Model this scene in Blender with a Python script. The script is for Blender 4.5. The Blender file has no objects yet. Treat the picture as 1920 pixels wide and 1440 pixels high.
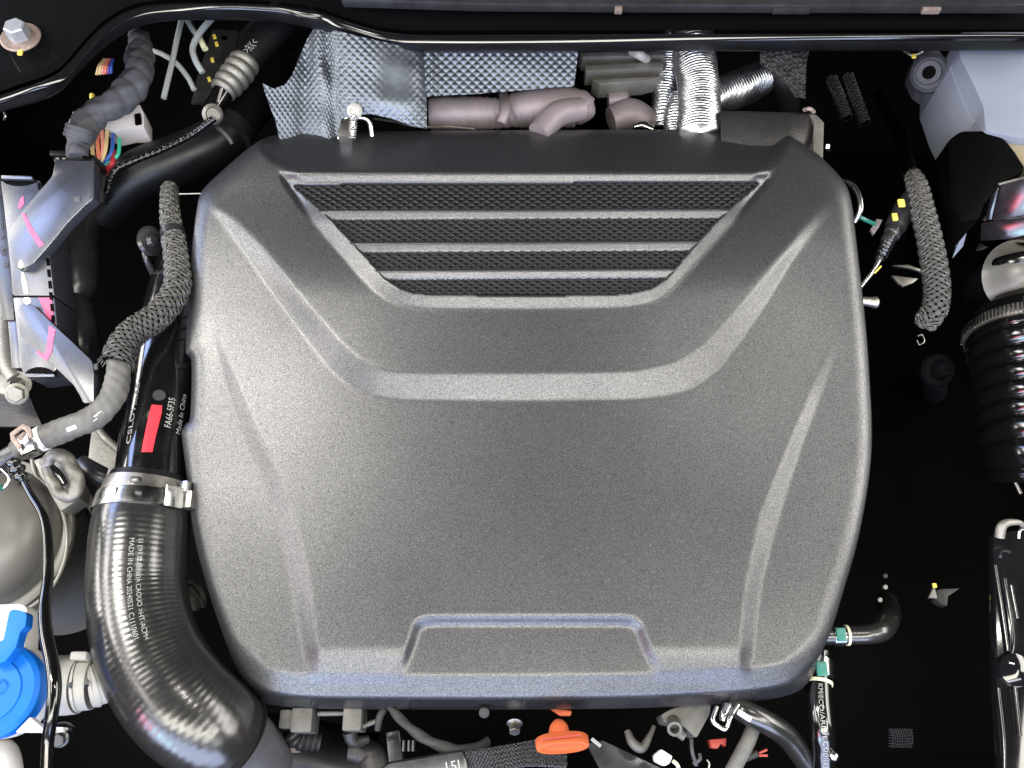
import bpy, bmesh, math, random
import numpy as np
from mathutils import Vector, Matrix

random.seed(4); rng = np.random.default_rng(4)
scene = bpy.context.scene
R = math.radians

# ------------------------------------------------------------------ camera
Z0 = 0.45                       # height of the engine cover's main panel above the bay floor
PHI = R(24.0)                   # the camera looks down, tipped this far towards the rear of the bay
DIST = 0.70
HFOV = R(60.6)
FPX = 960.0 / math.tan(HFOV / 2)
CAM = np.array((0.0, -DIST * math.sin(PHI), Z0 + DIST * math.cos(PHI)))
FWD = np.array((0.0, math.sin(PHI), -math.cos(PHI)))
UPV = np.array((0.0, math.cos(PHI), math.sin(PHI)))
cam_data = bpy.data.cameras.new('camera'); cam = bpy.data.objects.new('camera', cam_data)
scene.collection.objects.link(cam)
cam.location = CAM; cam.rotation_euler = (PHI, 0, 0)
cam_data.sensor_fit = 'HORIZONTAL'; cam_data.angle = HFOV
cam_data.clip_start = 0.01; cam_data.clip_end = 100
scene.camera = cam

# ------------------------------------------------------------------ world and lamps (indoor show hall, with added fill lamps)
world = bpy.data.worlds.new('World'); scene.world = world; world.use_nodes = True
bg = world.node_tree.nodes['Background']
bg.inputs[0].default_value = (0.80, 0.86, 1.0, 1); bg.inputs[1].default_value = 0.015

def area(name, loc, target, size, power, col, flat=False):
    d = bpy.data.lights.new(name, 'AREA'); d.shape = 'RECTANGLE'; d.size, d.size_y = size
    d.energy = power; d.color = col
    o = bpy.data.objects.new(name, d); scene.collection.objects.link(o)
    o.location = loc
    v = Vector(target) - Vector(loc); o.rotation_euler = (0, 0, 0) if flat else v.to_track_quat('-Z', 'Y').to_euler()
    return o
T0 = (0, 0.15, Z0)
area('ceiling_panel_left', (-1.25, 0.12, Z0 + 2.2), T0, (0.9, 0.30), 17, (1.0, 0.965, 0.885))
area('ceiling_panel_left_rear', (-1.25, 0.40, Z0 + 2.2), T0, (0.9, 0.10), 40, (1.0, 0.965, 0.885), True)
area('fill_front_right', (1.5, -0.75, Z0 + 1.9), T0, (0.9, 0.4), 17, (1.0, 0.96, 0.88))  # added fill for the dark right corner of the U step
area('fill_front_left', (-1.35, -0.80, Z0 + 1.9), T0, (0.8, 0.35), 7, (1.0, 0.96, 0.88))  # added fill, does the same for the left corner of the U step
area('ceiling_panel_right_rear', (0.95, 0.43, Z0 + 2.2), T0, (0.6, 0.06), 11, (1.0, 0.965, 0.885), True)
area('ceiling_panel_right', (1.95, 0.30, Z0 + 1.2), T0, (1.7, 0.55), 37, (1.0, 0.97, 0.91))
area('ceiling_panel_front', (0.15, -1.35, Z0 + 2.0), T0, (2.4, 0.42), 50, (1.0, 0.95, 0.82))
area('rail_highlight_strip', (0.0, -1.95, Z0 + 2.3), T0, (5.0, 0.14), 33.8, (0.88, 0.94, 1.0))  # added thin lamp, placed for the bright line along the cowl rail
area('wall_panel_left', (-2.3, 0.40, Z0 + 0.58), T0, (1.9, 0.36), 37, (1.0, 0.97, 0.90))
area('fill_left_front', (-1.75, -0.05, Z0 + 1.2), T0, (1.1, 0.38), 21, (1.0, 0.96, 0.91))  # added fill to brighten the cover's left shoulder band
area('fill_right', (2.3, 0.05, Z0 + 0.75), T0, (1.3, 0.34), 9, (1.0, 0.97, 0.93))  # added low fill to brighten the front end of the right shoulder band
area('screen_blue', (-1.9, 0.95, Z0 + 1.2), T0, (0.6, 0.6), 16, (0.42, 0.55, 1.0))
area('window_front', (-0.4, -2.6, Z0 + 1.05), T0, (4.4, 1.5), 170, (0.62, 0.71, 1.0))
area('sign_red', (-1.55, -1.45, Z0 + 0.75), (-0.3, 0, Z0), (0.30, 0.5), 5, (1.0, 0.10, 0.12))
area('screen_cyan', (-1.15, -1.75, Z0 + 0.65), (-0.3, 0, Z0), (0.30, 0.4), 4, (0.45, 1.0, 0.95))

scene.render.engine = 'CYCLES'
scene.cycles.use_denoising = True
scene.cycles.max_bounces = 6
vs = scene.view_settings
vs.view_transform = 'Standard'; vs.look = 'None'; vs.exposure = -0.08; vs.gamma = 1.0; vs.use_curve_mapping = False

# ------------------------------------------------------------------ helpers: photo pixels -> places
ZOFF = 0.0
def P(u, v, z=0.0, k=0.0, y0=0.15):
    """point where the ray of pixel (u, v) meets the plane  height = z + k (y - y0)  above the cover level"""
    u = np.asarray(u, float); v = np.asarray(v, float); z = np.asarray(z, float) + ZOFF
    dx = (u - 960) / FPX; dy = (720 - v) / FPX
    d = np.stack([dx, FWD[1] + dy * UPV[1], FWD[2] + dy * UPV[2]], -1)
    t = (Z0 + z + k * (CAM[1] - y0) - CAM[2]) / (d[..., 2] - k * d[..., 1])
    return CAM + d * t[..., None]
def pxs(p):
    return float(np.dot(np.asarray(p) - CAM, FWD)) / FPX       # metres per photo pixel at p
def unit(a):
    a = np.asarray(a, float); return a / max(np.linalg.norm(a), 1e-12)

col = scene.collection
def thing(name, label, cat, group=None):
    o = bpy.data.objects.new(name, None); col.objects.link(o)
    o.empty_display_size = 0.02
    o['label'] = label; o['category'] = cat
    if group: o['group'] = group
    return o
def tag(o, label, cat, group=None):
    o['label'] = label; o['category'] = cat
    if group: o['group'] = group
    return o
def mk(name, verts, faces, mat, parent=None, smooth=True, sharp=40, bevel=0):
    me = bpy.data.meshes.new(name)
    me.from_pydata([tuple(map(float, v)) for v in verts], [], [tuple(map(int, f)) for f in faces])
    me.validate()
    bm = bmesh.new(); bm.from_mesh(me)
    if len(bm.faces) < 40000: bmesh.ops.recalc_face_normals(bm, faces=bm.faces)
    if bevel:
        es = [e for e in bm.edges if len(e.link_faces) == 2 and e.calc_face_angle(0) > R(30)]
        bmesh.ops.bevel(bm, geom=es, offset=bevel, segments=2, profile=0.6, affect='EDGES', clamp_overlap=True)
    bm.to_mesh(me); bm.free()
    if smooth:
        me.polygons.foreach_set('use_smooth', [True] * len(me.polygons))
        if sharp: me.set_sharp_from_angle(angle=R(sharp))
    me.materials.append(mat)
    o = bpy.data.objects.new(name, me); col.objects.link(o)
    if parent: o.parent = parent
    return o
def settle():
    """put every Empty at its thing's base without moving the parts"""
    for e in [o for o in col.objects if o.type == 'EMPTY']:
        pts = [np.array(c.bound_box) for c in e.children if c.type == 'MESH']
        if not pts: continue
        a = np.concatenate(pts); lo, hi = a.min(0), a.max(0)
        L = Vector(((lo[0] + hi[0]) / 2, (lo[1] + hi[1]) / 2, lo[2]))
        e.location = L
        for c in e.children: c.matrix_parent_inverse = Matrix.Translation(-L)

# ------------------------------------------------------------------ materials
def mat(name, color, rough=0.5, metal=0.0, spec=0.5, bump=0.0, bscale=400, vary=0.0, vscale=40,
        coat=0.0, trans=0.0, sss=0.0, rvary=0.0):
    m = bpy.data.materials.new(name); m.use_nodes = True
    nt = m.node_tree; b = nt.nodes['Principled BSDF']
    b.inputs['Base Color'].default_value = (*color, 1)
    b.inputs['Roughness'].default_value = rough; b.inputs['Metallic'].default_value = metal
    b.inputs['Specular IOR Level'].default_value = spec
    if coat:
        b.inputs['Coat Weight'].default_value = coat; b.inputs['Coat Roughness'].default_value = 0.08
    if trans: b.inputs['Transmission Weight'].default_value = trans
    if sss:
        b.inputs['Subsurface Weight'].default_value = sss; b.inputs['Subsurface Radius'].default_value = (0.01, 0.01, 0.01)
        b.inputs['Subsurface Scale'].default_value = 0.6
    tc = nt.nodes.new('ShaderNodeTexCoord')
    if vary or rvary:
        n = nt.nodes.new('ShaderNodeTexNoise'); n.inputs['Scale'].default_value = vscale; n.inputs['Detail'].default_value = 6
        n.inputs['Roughness'].default_value = 0.65
        nt.links.new(tc.outputs['Object'], n.inputs['Vector'])
        if vary:
            mr = nt.nodes.new('ShaderNodeMapRange'); mr.inputs[1].default_value = 0.25; mr.inputs[2].default_value = 0.75
            mr.inputs[3].default_value = 1 - vary; mr.inputs[4].default_value = 1 + vary
            nt.links.new(n.outputs[0], mr.inputs[0])
            mx = nt.nodes.new('ShaderNodeVectorMath'); mx.operation = 'SCALE'; mx.inputs[0].default_value = color
            nt.links.new(mr.outputs[0], mx.inputs['Scale']); nt.links.new(mx.outputs[0], b.inputs['Base Color'])
        if rvary:
            mr = nt.nodes.new('ShaderNodeMapRange'); mr.inputs[1].default_value = 0.3; mr.inputs[2].default_value = 0.7
            mr.inputs[3].default_value = max(rough - rvary, 0.02); mr.inputs[4].default_value = rough + rvary
            nt.links.new(n.outputs[0], mr.inputs[0]); nt.links.new(mr.outputs[0], b.inputs['Roughness'])
    if bump:
        n2 = nt.nodes.new('ShaderNodeTexNoise'); n2.inputs['Scale'].default_value = bscale; n2.inputs['Detail'].default_value = 3
        nt.links.new(tc.outputs['Object'], n2.inputs['Vector'])
        bp = nt.nodes.new('ShaderNodeBump'); bp.inputs['Strength'].default_value = bump; bp.inputs['Distance'].default_value = 0.0004
        nt.links.new(n2.outputs[0], bp.inputs['Height']); nt.links.new(bp.outputs[0], b.inputs['Normal'])
    return m
M = {}
M['cover'] = mat('grained_grey_plastic', (0.016, 0.0165, 0.019), 0.37, spec=1.0, bump=0.20, bscale=1300, vary=0.45, vscale=1000)
def grain(m):
    nt = m.node_tree; b = nt.nodes['Principled BSDF']; tc = nt.nodes.new('ShaderNodeTexCoord'); last = None
    for sc, lo, hi in ((1000, 0.60, 1.48), (2000, 0.66, 1.42), (9, 0.88, 1.12)):
        n = nt.nodes.new('ShaderNodeTexNoise'); n.inputs['Scale'].default_value = sc; n.inputs['Detail'].default_value = 2
        nt.links.new(tc.outputs['Object'], n.inputs['Vector'])
        mr = nt.nodes.new('ShaderNodeMapRange'); mr.inputs[1].default_value = 0.3; mr.inputs[2].default_value = 0.7; mr.inputs[3].default_value = lo; mr.inputs[4].default_value = hi
        nt.links.new(n.outputs[0], mr.inputs[0])
        if last is None: last = mr
        else:
            mu = nt.nodes.new('ShaderNodeMath'); mu.operation = 'MULTIPLY'; nt.links.new(last.outputs[0], mu.inputs[0]); nt.links.new(mr.outputs[0], mu.inputs[1]); last = mu
    b.inputs['IOR'].default_value = 1.5
    nt.links.new(last.outputs[0], b.inputs['Specular IOR Level'])
grain(M['cover'])
M['mesh'] = mat('black_mesh_plastic', (0.007, 0.0075, 0.0085), 0.42, spec=0.3)
M['paint'] = mat('black_gloss_paint', (0.006, 0.006, 0.007), 0.10, spec=0.5, coat=0.6, rvary=0.04, vscale=60)
M['bay'] = mat('black_bay_paint', (0.0005, 0.0005, 0.0006), 0.6, spec=0.04)
M['plastic'] = mat('black_plastic', (0.005, 0.005, 0.006), 0.40, spec=0.35, bump=0.1, bscale=700, rvary=0.1)
M['satin'] = mat('satin_black_plastic', (0.022, 0.022, 0.024), 0.30, spec=0.7, bump=0.08, bscale=300, rvary=0.08, vary=0.3)
M['ecu'] = mat('smooth_dark_plastic', (0.030, 0.032, 0.042), 0.28, spec=1.0, bump=0.04, bscale=200, rvary=0.025, vary=0.1, vscale=60)
M['gloss_pipe'] = mat('gloss_black_pipe', (0.004, 0.004, 0.004), 0.13, spec=0.9, rvary=0.05, vscale=80)
M['rubber'] = mat('black_rubber', (0.016, 0.0155, 0.015), 0.24, spec=0.95, bump=0.06, bscale=500, rvary=0.06, vscale=90)
M['matt_rubber'] = mat('matt_black_rubber', (0.007, 0.007, 0.008), 0.50, spec=0.3, bump=0.2, bscale=400)
M['grey_hose'] = mat('grey_rubber_hose', (0.11, 0.107, 0.097), 0.58, spec=0.4, bump=0.3, bscale=260, vary=0.25, vscale=70)
M['tape'] = mat('grey_cloth_tape', (0.065, 0.066, 0.075), 0.62, spec=0.3, bump=0.5, bscale=180, vary=0.3, vscale=60)
M['steel'] = mat('bright_steel', (0.62, 0.62, 0.60), 0.22, 1.0, bump=0.08, bscale=120, rvary=0.1)
M['dull_steel'] = mat('dull_zinc_steel', (0.42, 0.40, 0.37), 0.42, 1.0, bump=0.25, bscale=300, vary=0.25, rvary=0.1)
M['bolt'] = mat('zinc_bolt', (0.42, 0.44, 0.48), 0.5, 0.6, bump=0.3, bscale=300, vary=0.2, vscale=150)
M['alu'] = mat('cast_aluminium', (0.25, 0.24, 0.215), 0.55, 0.7, bump=0.9, bscale=420, vary=0.22, vscale=60)
M['dim_cast'] = mat('dimmed_cast_aluminium', (0.11, 0.105, 0.095), 0.6, 0.4, bump=0.9, bscale=420, vary=0.35, vscale=60)  # cast aluminium darkened for the shade under the cover's front edge
M['dim_cloth'] = mat('dimmed_cloth', (0.032, 0.031, 0.031), 0.65, spec=0.3, bump=0.4, bscale=200, vary=0.3, vscale=60)  # grey cloth darkened for shade below the cover; also colours the date stamps
M['dark_alu'] = mat('dark_cast_aluminium', (0.045, 0.043, 0.042), 0.5, 0.6, bump=0.9, bscale=380, vary=0.3)
M['manifold'] = mat('manifold_aluminium', (0.22, 0.185, 0.195), 0.55, 0.3, bump=0.5, bscale=200, vary=0.2, vscale=40)  # pink tint paints in the red reflection on the manifold housing
M['foil'] = mat('embossed_foil', (0.175, 0.195, 0.225), 0.52, 1.0, bump=0.35, bscale=200, vary=0.15, vscale=25, rvary=0.1)
M['flex'] = mat('flexible_foil_hose', (0.55, 0.57, 0.60), 0.33, 1.0, bump=0.4, bscale=160, rvary=0.08)
M['rust'] = mat('tarnished_washer', (0.26, 0.20, 0.17), 0.6, 0.5, bump=0.5, bscale=500, vary=0.4, vscale=150)
M['tank'] = mat('taupe_tank_metal', (0.12, 0.114, 0.102), 0.36, spec=0.6, bump=0.05, bscale=200, rvary=0.05)
M['tank_rim'] = mat('tank_rim_metal', (0.20, 0.19, 0.165), 0.30, spec=0.8, rvary=0.08)
M['white'] = mat('white_plastic', (0.55, 0.53, 0.50), 0.45, spec=0.4, sss=0.15, vary=0.05, bump=0.08)
M['ivory'] = mat('ivory_plastic', (0.40, 0.385, 0.35), 0.45, spec=0.4, sss=0.2, vary=0.05)
M['lilac'] = mat('pale_connector_plastic', (0.50, 0.47, 0.47), 0.45, spec=0.4)
M['frost'] = mat('frosted_tank_plastic', (0.21, 0.23, 0.28), 0.34, spec=0.5, sss=0.3, vary=0.08, vscale=12)
M['amber'] = mat('aged_tank_plastic', (0.30, 0.25, 0.17), 0.36, spec=0.5, sss=0.3, vary=0.08, vscale=12)
M['blue'] = mat('blue_plastic', (0.003, 0.13, 0.54), 0.48, spec=0.25, vary=0.08, vscale=120, bump=0.03, bscale=200)
M['orange'] = mat('orange_plastic', (0.46, 0.10, 0.034), 0.5, spec=0.3, bump=0.06)
M['redpaint'] = mat('red_marker', (0.80, 0.035, 0.05), 0.35, spec=0.4, vary=0.2, vscale=200)
M['pink'] = mat('pink_marker', (0.62, 0.10, 0.20), 0.5, spec=0.3, vary=0.25, vscale=160)
M['yellow'] = mat('yellow_paint', (0.78, 0.62, 0.10), 0.5, vary=0.2, vscale=200)
M['cream'] = mat('cream_paint', (0.80, 0.77, 0.50), 0.5, vary=0.15, vscale=200)
M['print'] = mat('white_print', (0.72, 0.72, 0.70), 0.6)
M['dimprint'] = mat('grey_print', (0.30, 0.30, 0.29), 0.6)
M['green'] = mat('green_clip_plastic', (0.02, 0.15, 0.115), 0.35, spec=0.6)
M['tube'] = mat('grey_white_tube', (0.36, 0.38, 0.37), 0.5, spec=0.4, vary=0.15)
M['glossbox'] = mat('glossy_airbox_plastic', (0.014, 0.012, 0.014), 0.14, spec=0.9, rvary=0.06, vscale=50)
M['braid'] = mat('braided_sleeve', (0.055, 0.053, 0.047), 0.28, spec=1.0)
M['red_conn'] = mat('red_connector', (0.30, 0.035, 0.025), 0.45)
for i, c in enumerate([(0.60, 0.42, 0.20), (0.70, 0.20, 0.10), (0.75, 0.28, 0.22), (0.65, 0.50, 0.25), (0.03, 0.10, 0.40), (0.05, 0.45, 0.30), (0.45, 0.03, 0.05), (0.12, 0.06, 0.35)]):
    M['w%d' % i] = mat('wire_insulation', c, 0.4)

# ------------------------------------------------------------------ helpers: shapes
class Path: pass
def catmull(pts, m):
    pts = np.asarray(pts, float); n = len(pts)
    if n == 2:
        t = np.linspace(0, 1, m * 1 + 1)[:, None]; return pts[0] * (1 - t) + pts[1] * t
    ext = np.vstack([2 * pts[0] - pts[1], pts, 2 * pts[-1] - pts[-2]]); out = []
    for i in range(n - 1):
        p0, p1, p2, p3 = ext[i:i + 4]
        t = np.linspace(0, 1, m, endpoint=False)[:, None]
        out.append(0.5 * ((2 * p1) + (-p0 + p2) * t + (2 * p0 - 5 * p1 + 4 * p2 - p3) * t * t + (-p0 + 3 * p1 - 3 * p2 + p3) * t ** 3))
    out.append(pts[-1:]); return np.vstack(out)
def path(pts, r=None, m=10, ds=None):
    """pts: (u, v, z[, r]) in photo pixels and metres of height; r in photo pixels"""
    w = []; rr = []
    for q in pts:
        p = P(q[0], q[1], q[2]); w.append(p); rr.append((q[3] if len(q) > 3 else r) * pxs(p))
    c = catmull(np.hstack([np.array(w), np.array(rr)[:, None]]), max(m, 24) if ds else m)
    return finish(c[:, :3], c[:, 3], ds)
def finish(X, r, ds=None):
    g = Path()
    s = np.concatenate([[0], np.cumsum(np.linalg.norm(np.diff(X, axis=0), axis=1))])
    if ds:
        k = max(int(s[-1] / ds), 2); t = np.linspace(0, s[-1], k + 1)
        X = np.stack([np.interp(t, s, X[:, i]) for i in range(3)], 1); r = np.interp(t, s, r); s = t
    T = np.gradient(X, axis=0); T /= np.maximum(np.linalg.norm(T, axis=1), 1e-9)[:, None]
    N = np.empty_like(T); prev = None
    for i in range(len(X)):
        c = unit(CAM - X[i]) + np.array((1e-4, 0, 0)); n = c - np.dot(c, T[i]) * T[i]
        if np.linalg.norm(n) < 0.15 and prev is not None: n = prev - np.dot(prev, T[i]) * T[i]
        N[i] = prev = unit(n)
    g.X, g.r, g.s, g.T, g.N, g.B = X, r, s, T, N, np.cross(T, N)
    return g
def ring_mesh(V, caps=True, closed=True):
    k, n = V.shape[:2]; idx = np.arange(k * n).reshape(k, n)
    a = idx[:-1]; b = idx[1:]
    if closed: F = np.stack([a, np.roll(a, -1, 1), np.roll(b, -1, 1), b], -1).reshape(-1, 4)
    else: F = np.stack([a[:, :-1], a[:, 1:], b[:, 1:], b[:, :-1]], -1).reshape(-1, 4)
    F = F.tolist()
    if caps and closed: F.append(idx[0][::-1].tolist()); F.append(idx[-1].tolist())
    return V.reshape(-1, 3), F
def tube(name, g, mt, parent=None, n=20, disp=None, grow=0.0, s0=None, s1=None, sharp=40, caps=True):
    X, r, s, N, B = g.X, g.r, g.s, g.N, g.B
    if s0 is not None:
        k = max(int((s1 - s0) / 0.0015), 4); t = np.linspace(s0, s1, k + 1)
        f = lambda A: np.stack([np.interp(t, s, A[:, i]) for i in range(3)], 1)
        X, N, B, r, s = f(X), f(N), f(B), np.interp(t, s, r), t
    th = np.linspace(0, 2 * math.pi, n, endpoint=False)
    rad = (r + grow)[:, None] * np.ones(n)
    if disp is not None: rad = rad + disp(s[:, None], th[None, :], rad)
    V = X[:, None] + rad[..., None] * (np.cos(th)[None, :, None] * N[:, None] + np.sin(th)[None, :, None] * B[:, None])
    v, f = ring_mesh(V, caps)
    return mk(name, v, f, mt, parent, sharp=sharp)
def at_s(g, s):
    f = lambda A: np.array([np.interp(s, g.s, A[:, i]) for i in range(3)])
    return f(g.X), unit(f(g.T)), unit(f(g.N)), unit(f(g.B)), float(np.interp(s, g.s, g.r))
def on_tube(g, s, th, h=0.0):
    X, T, N, B, r = at_s(g, s)
    return X + (r + h) * (math.cos(th) * N + math.sin(th) * B)
def s_at_v(g, v):
    """arc length where the path passes photo row v"""
    q = g.X - CAM; vv = 720 - FPX * (q @ UPV) / (q @ FWD)
    return float(g.s[np.argmin(np.abs(vv - v))])
def lathe(name, base, axis, prof, mt, parent=None, n=24, sharp=35, spin=0.0):
    a = unit(axis); h = np.array((1, 0, 0)) if abs(a[0]) < 0.9 else np.array((0, 1, 0))
    e1 = unit(np.cross(a, h)); e2 = np.cross(a, e1)
    th = np.linspace(0, 2 * math.pi, n, endpoint=False) + spin
    V = np.array([[np.asarray(base) + a * d + max(r, 1e-5) * (math.cos(t) * e1 + math.sin(t) * e2) for t in th] for d, r in prof])
    v, f = ring_mesh(V, True)
    return mk(name, v, f, mt, parent, sharp=sharp)
def prism(name, poly, z, thick, mt, parent=None, k=0.0, bevel=0.0006, y0=0.15):
    top = P([p[0] for p in poly], [p[1] for p in poly], z, k, y0); n = len(poly)
    nrm = unit((0, -k, 1)); bot = top - nrm * thick
    f = [list(range(n)), list(range(2 * n - 1, n - 1, -1))] + [[i, (i + 1) % n, n + (i + 1) % n, n + i] for i in range(n)]
    return mk(name, np.vstack([top, bot]), f, mt, parent, bevel=bevel)
def rounded(poly, r, m=4):
    """round every corner of a pixel polygon by r pixels"""
    out = []; n = len(poly)
    for i in range(n):
        p = np.array(poly[i][:2], float); a = np.array(poly[i - 1][:2], float); b = np.array(poly[(i + 1) % n][:2], float)
        rr = min(r, np.linalg.norm(a - p) * .45, np.linalg.norm(b - p) * .45)
        s = p + unit(a - p) * rr; e = p + unit(b - p) * rr
        for t in np.linspace(0, 1, m + 1): out.append(tuple((1 - t) ** 2 * s + 2 * t * (1 - t) * p + t * t * e))
    return out
def smoothpoly(pts, m=6):
    return [tuple(p) for p in catmull(np.array(pts, float), m)]
def box(name, c, ax, half, mt, parent=None, bevel=0.0006):
    A = np.array([unit(a) for a in ax]); V = []
    for sx in (-1, 1):
        for sy in (-1, 1):
            for sz in (-1, 1): V.append(np.asarray(c) + sx * half[0] * A[0] + sy * half[1] * A[1] + sz * half[2] * A[2])
    F = [(0, 1, 3, 2), (4, 6, 7, 5), (0, 4, 5, 1), (2, 3, 7, 6), (0, 2, 6, 4), (1, 5, 7, 3)]
    return mk(name, V, F, mt, parent, bevel=bevel)
XYZ = ((1, 0, 0), (0, 1, 0), (0, 0, 1))
def pbox(name, u, v, z, wu, wv, hz, mt, parent=None, rot=0.0, bevel=0.0008):
    """box centred on a pixel, sizes wu, wv in pixels, hz in metres below its top z; rot in degrees clockwise on the picture"""
    p = P(u, v, z); s = pxs(p); a = R(-rot)
    return box(name, p - np.array((0, 0, hz / 2)), ((math.cos(a), math.sin(a), 0), (-math.sin(a), math.cos(a), 0), (0, 0, 1)),
               (wu * s / 2, wv * s / 2, hz / 2), mt, parent, bevel)
_tc = {}
def text2d(body):
    if body not in _tc:
        cu = bpy.data.curves.new('t', 'FONT'); cu.body = body; cu.size = 1.0; cu.resolution_u = 3
        o = bpy.data.objects.new('t', cu); col.objects.link(o)
        bpy.context.view_layer.update()
        me = o.evaluated_get(bpy.context.evaluated_depsgraph_get()).to_mesh()
        V = np.array([v.co[:2] for v in me.vertices]); F = [list(p.vertices) for p in me.polygons]
        o.to_mesh_clear(); bpy.data.objects.remove(o); bpy.data.curves.remove(cu)
        V[:, 0] -= V[:, 0].min(); _tc[body] = (V, F)
    return _tc[body]
def text_on_tube(name, g, body, v0, length, height, th0, sdir, mt, parent, h=0.0002):
    V, F = text2d(body); W = V[:, 0].max(); s0 = s_at_v(g, v0)
    out = []
    for x, y in V:
        s = s0 + sdir * x / W * length; r = at_s(g, s)[4]
        out.append(on_tube(g, s, th0 - sdir * y * height / r, h))
    return mk(name, out, F, mt, parent, smooth=False)
def strip_on_tube(name, g, rows, mt, parent, h=0.0003, m=6):
    """rows: (v, theta centre, half width in metres)"""
    V = []; F = []
    for v, t, w in rows:
        s = s_at_v(g, v); r = at_s(g, s)[4]
        for j in range(m + 1): V.append(on_tube(g, s, t + (j / m * 2 - 1) * w / r, h))
    for i in range(len(rows) - 1):
        for j in range(m):
            a = i * (m + 1) + j; F.append((a, a + 1, a + m + 2, a + m + 1))
    return mk(name, V, F, mt, parent)

# pixel-space fields for sheets
def inside(poly, U, V):
    poly = np.asarray(poly, float); res = np.zeros(U.shape, bool); j = len(poly) - 1
    for i in range(len(poly)):
        xi, yi = poly[i]; xj, yj = poly[j]
        if yi != yj:
            c = ((yi > V) != (yj > V)) & (U < (xj - xi) * (V - yi) / (yj - yi) + xi); res ^= c
        j = i
    return res
def dist(poly, U, V, closed=False, near=False):
    poly = np.asarray(poly, float); best = np.full(U.shape, 1e9); bx = U.copy(); by = V.copy()
    n = len(poly)
    for i in range(n if closed else n - 1):
        a = poly[i]; b = poly[(i + 1) % n]; d = b - a; L = max(d @ d, 1e-9)
        t = np.clip(((U - a[0]) * d[0] + (V - a[1]) * d[1]) / L, 0, 1)
        x = a[0] + t * d[0]; y = a[1] + t * d[1]; q = np.hypot(U - x, V - y); k = q < best
        best[k] = q[k]
        if near: bx[k] = x[k]; by[k] = y[k]
    return (best, bx, by) if near else best
def sstep(a, b, x):
    t = np.clip((x - a) / (b - a), 0, 1); return t * t * (3 - 2 * t)
def blur(A, k):
    for ax in (0, 1):
        for _ in range(2):
            B = np.zeros_like(A); pad = [(0, 0), (0, 0)]; pad[ax] = (k, k); Q = np.pad(A, pad, mode='edge')
            for i in range(2 * k + 1): B += np.take(Q, range(i, i + A.shape[ax]), ax)
            A = B / (2 * k + 1)
    return A
def sheet(name, poly, step, zf, mt, parent=None, k=0.0, y0=0.15, hole=None, skirt=None, sharp=None, back=0.0):
    """a finely divided surface whose outline is a pixel polygon; zf(U, V) gives its height over the sloped base plane"""
    poly = np.asarray(poly, float); lo = poly.min(0) - step; hi = poly.max(0) + step
    us = np.arange(lo[0], hi[0] + step, step); vv = np.arange(lo[1], hi[1] + step, step)
    U, V = np.meshgrid(us, vv); ins = inside(poly, U, V)
    q = ins[:-1, :-1].astype(int) + ins[1:, :-1] + ins[:-1, 1:] + ins[1:, 1:]
    keep = q >= 1
    used = np.zeros_like(ins)
    for a in (slice(None, -1), slice(1, None)):
        for b in (slice(None, -1), slice(1, None)): used[a, b] |= keep
    out = used & ~ins
    _, nx, ny = dist(poly, U[out], V[out], True, True)
    Z = zf(U, V)
    U = U.copy(); V = V.copy(); U[out] = nx; V[out] = ny
    pts = P(U, V, Z, k, y0)
    idx = -np.ones(U.shape, int); idx[used] = np.arange(used.sum())
    F = np.stack([idx[:-1, :-1], idx[1:, :-1], idx[1:, 1:], idx[:-1, 1:]], -1)[keep]
    verts = pts[used]; F = F.tolist()
    if skirt or back:
        E = {}
        for f in F:
            for a, b in zip(f, f[1:] + f[:1]): E[(a, b)] = 1
        bd = [(a, b) for (a, b) in E if (b, a) not in E]
        uu = U[used]; vw = V[used]; zz = Z[used]
        ids = sorted({i for e in bd for i in e}); mp = {}
        extra = []
        if skirt: ex = skirt(uu[ids], vw[ids], zz[ids])
        else: ex = [verts[ids] - np.array((0, 0, back))]
        base = len(verts); rows = [dict(zip(ids, ids))]
        for e in ex:
            rows.append({i: base + j for j, i in enumerate(ids)}); base += len(ids); extra.append(e)
        for r0, r1 in zip(rows[:-1], rows[1:]):
            for a, b in bd: F.append([b, a, r0[a] if False else r1[a], r1[b]] if r0 is rows[0] else [r0[b], r0[a], r1[a], r1[b]])
        verts = np.vstack([verts] + extra)
    return mk(name, verts, F, mt, parent, sharp=sharp)

# ------------------------------------------------------------------ the setting: the bay and the open hood above its rear
def struct(name, V, F, mt, smooth=False):
    o = mk(name, V, F, mt, smooth=smooth); o['kind'] = 'structure'; return o
def slab(name, lo, hi, mt):
    V = [(x, y, z) for x in (lo[0], hi[0]) for y in (lo[1], hi[1]) for z in (lo[2], hi[2])]
    return struct(name, V, [(0, 1, 3, 2), (4, 6, 7, 5), (0, 4, 5, 1), (2, 3, 7, 6), (0, 2, 6, 4), (1, 5, 7, 3)], mt)
slab('bay_floor', (-0.80, -0.40, -0.03), (0.80, 0.95, 0.0), M['bay'])
slab('bay_wall_left', (-0.83, -0.40, 0.0), (-0.80, 0.95, Z0 - 0.02), M['bay'])
slab('bay_wall_right', (0.80, -0.40, 0.0), (0.83, 0.95, Z0 - 0.02), M['bay'])
slab('firewall', (-0.83, 0.95, 0.0), (0.83, 0.98, Z0 + 0.02), M['bay'])
slab('bay_wall_front', (-0.83, -0.43, 0.0), (0.83, -0.40, Z0 - 0.12), M['bay'])

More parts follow.
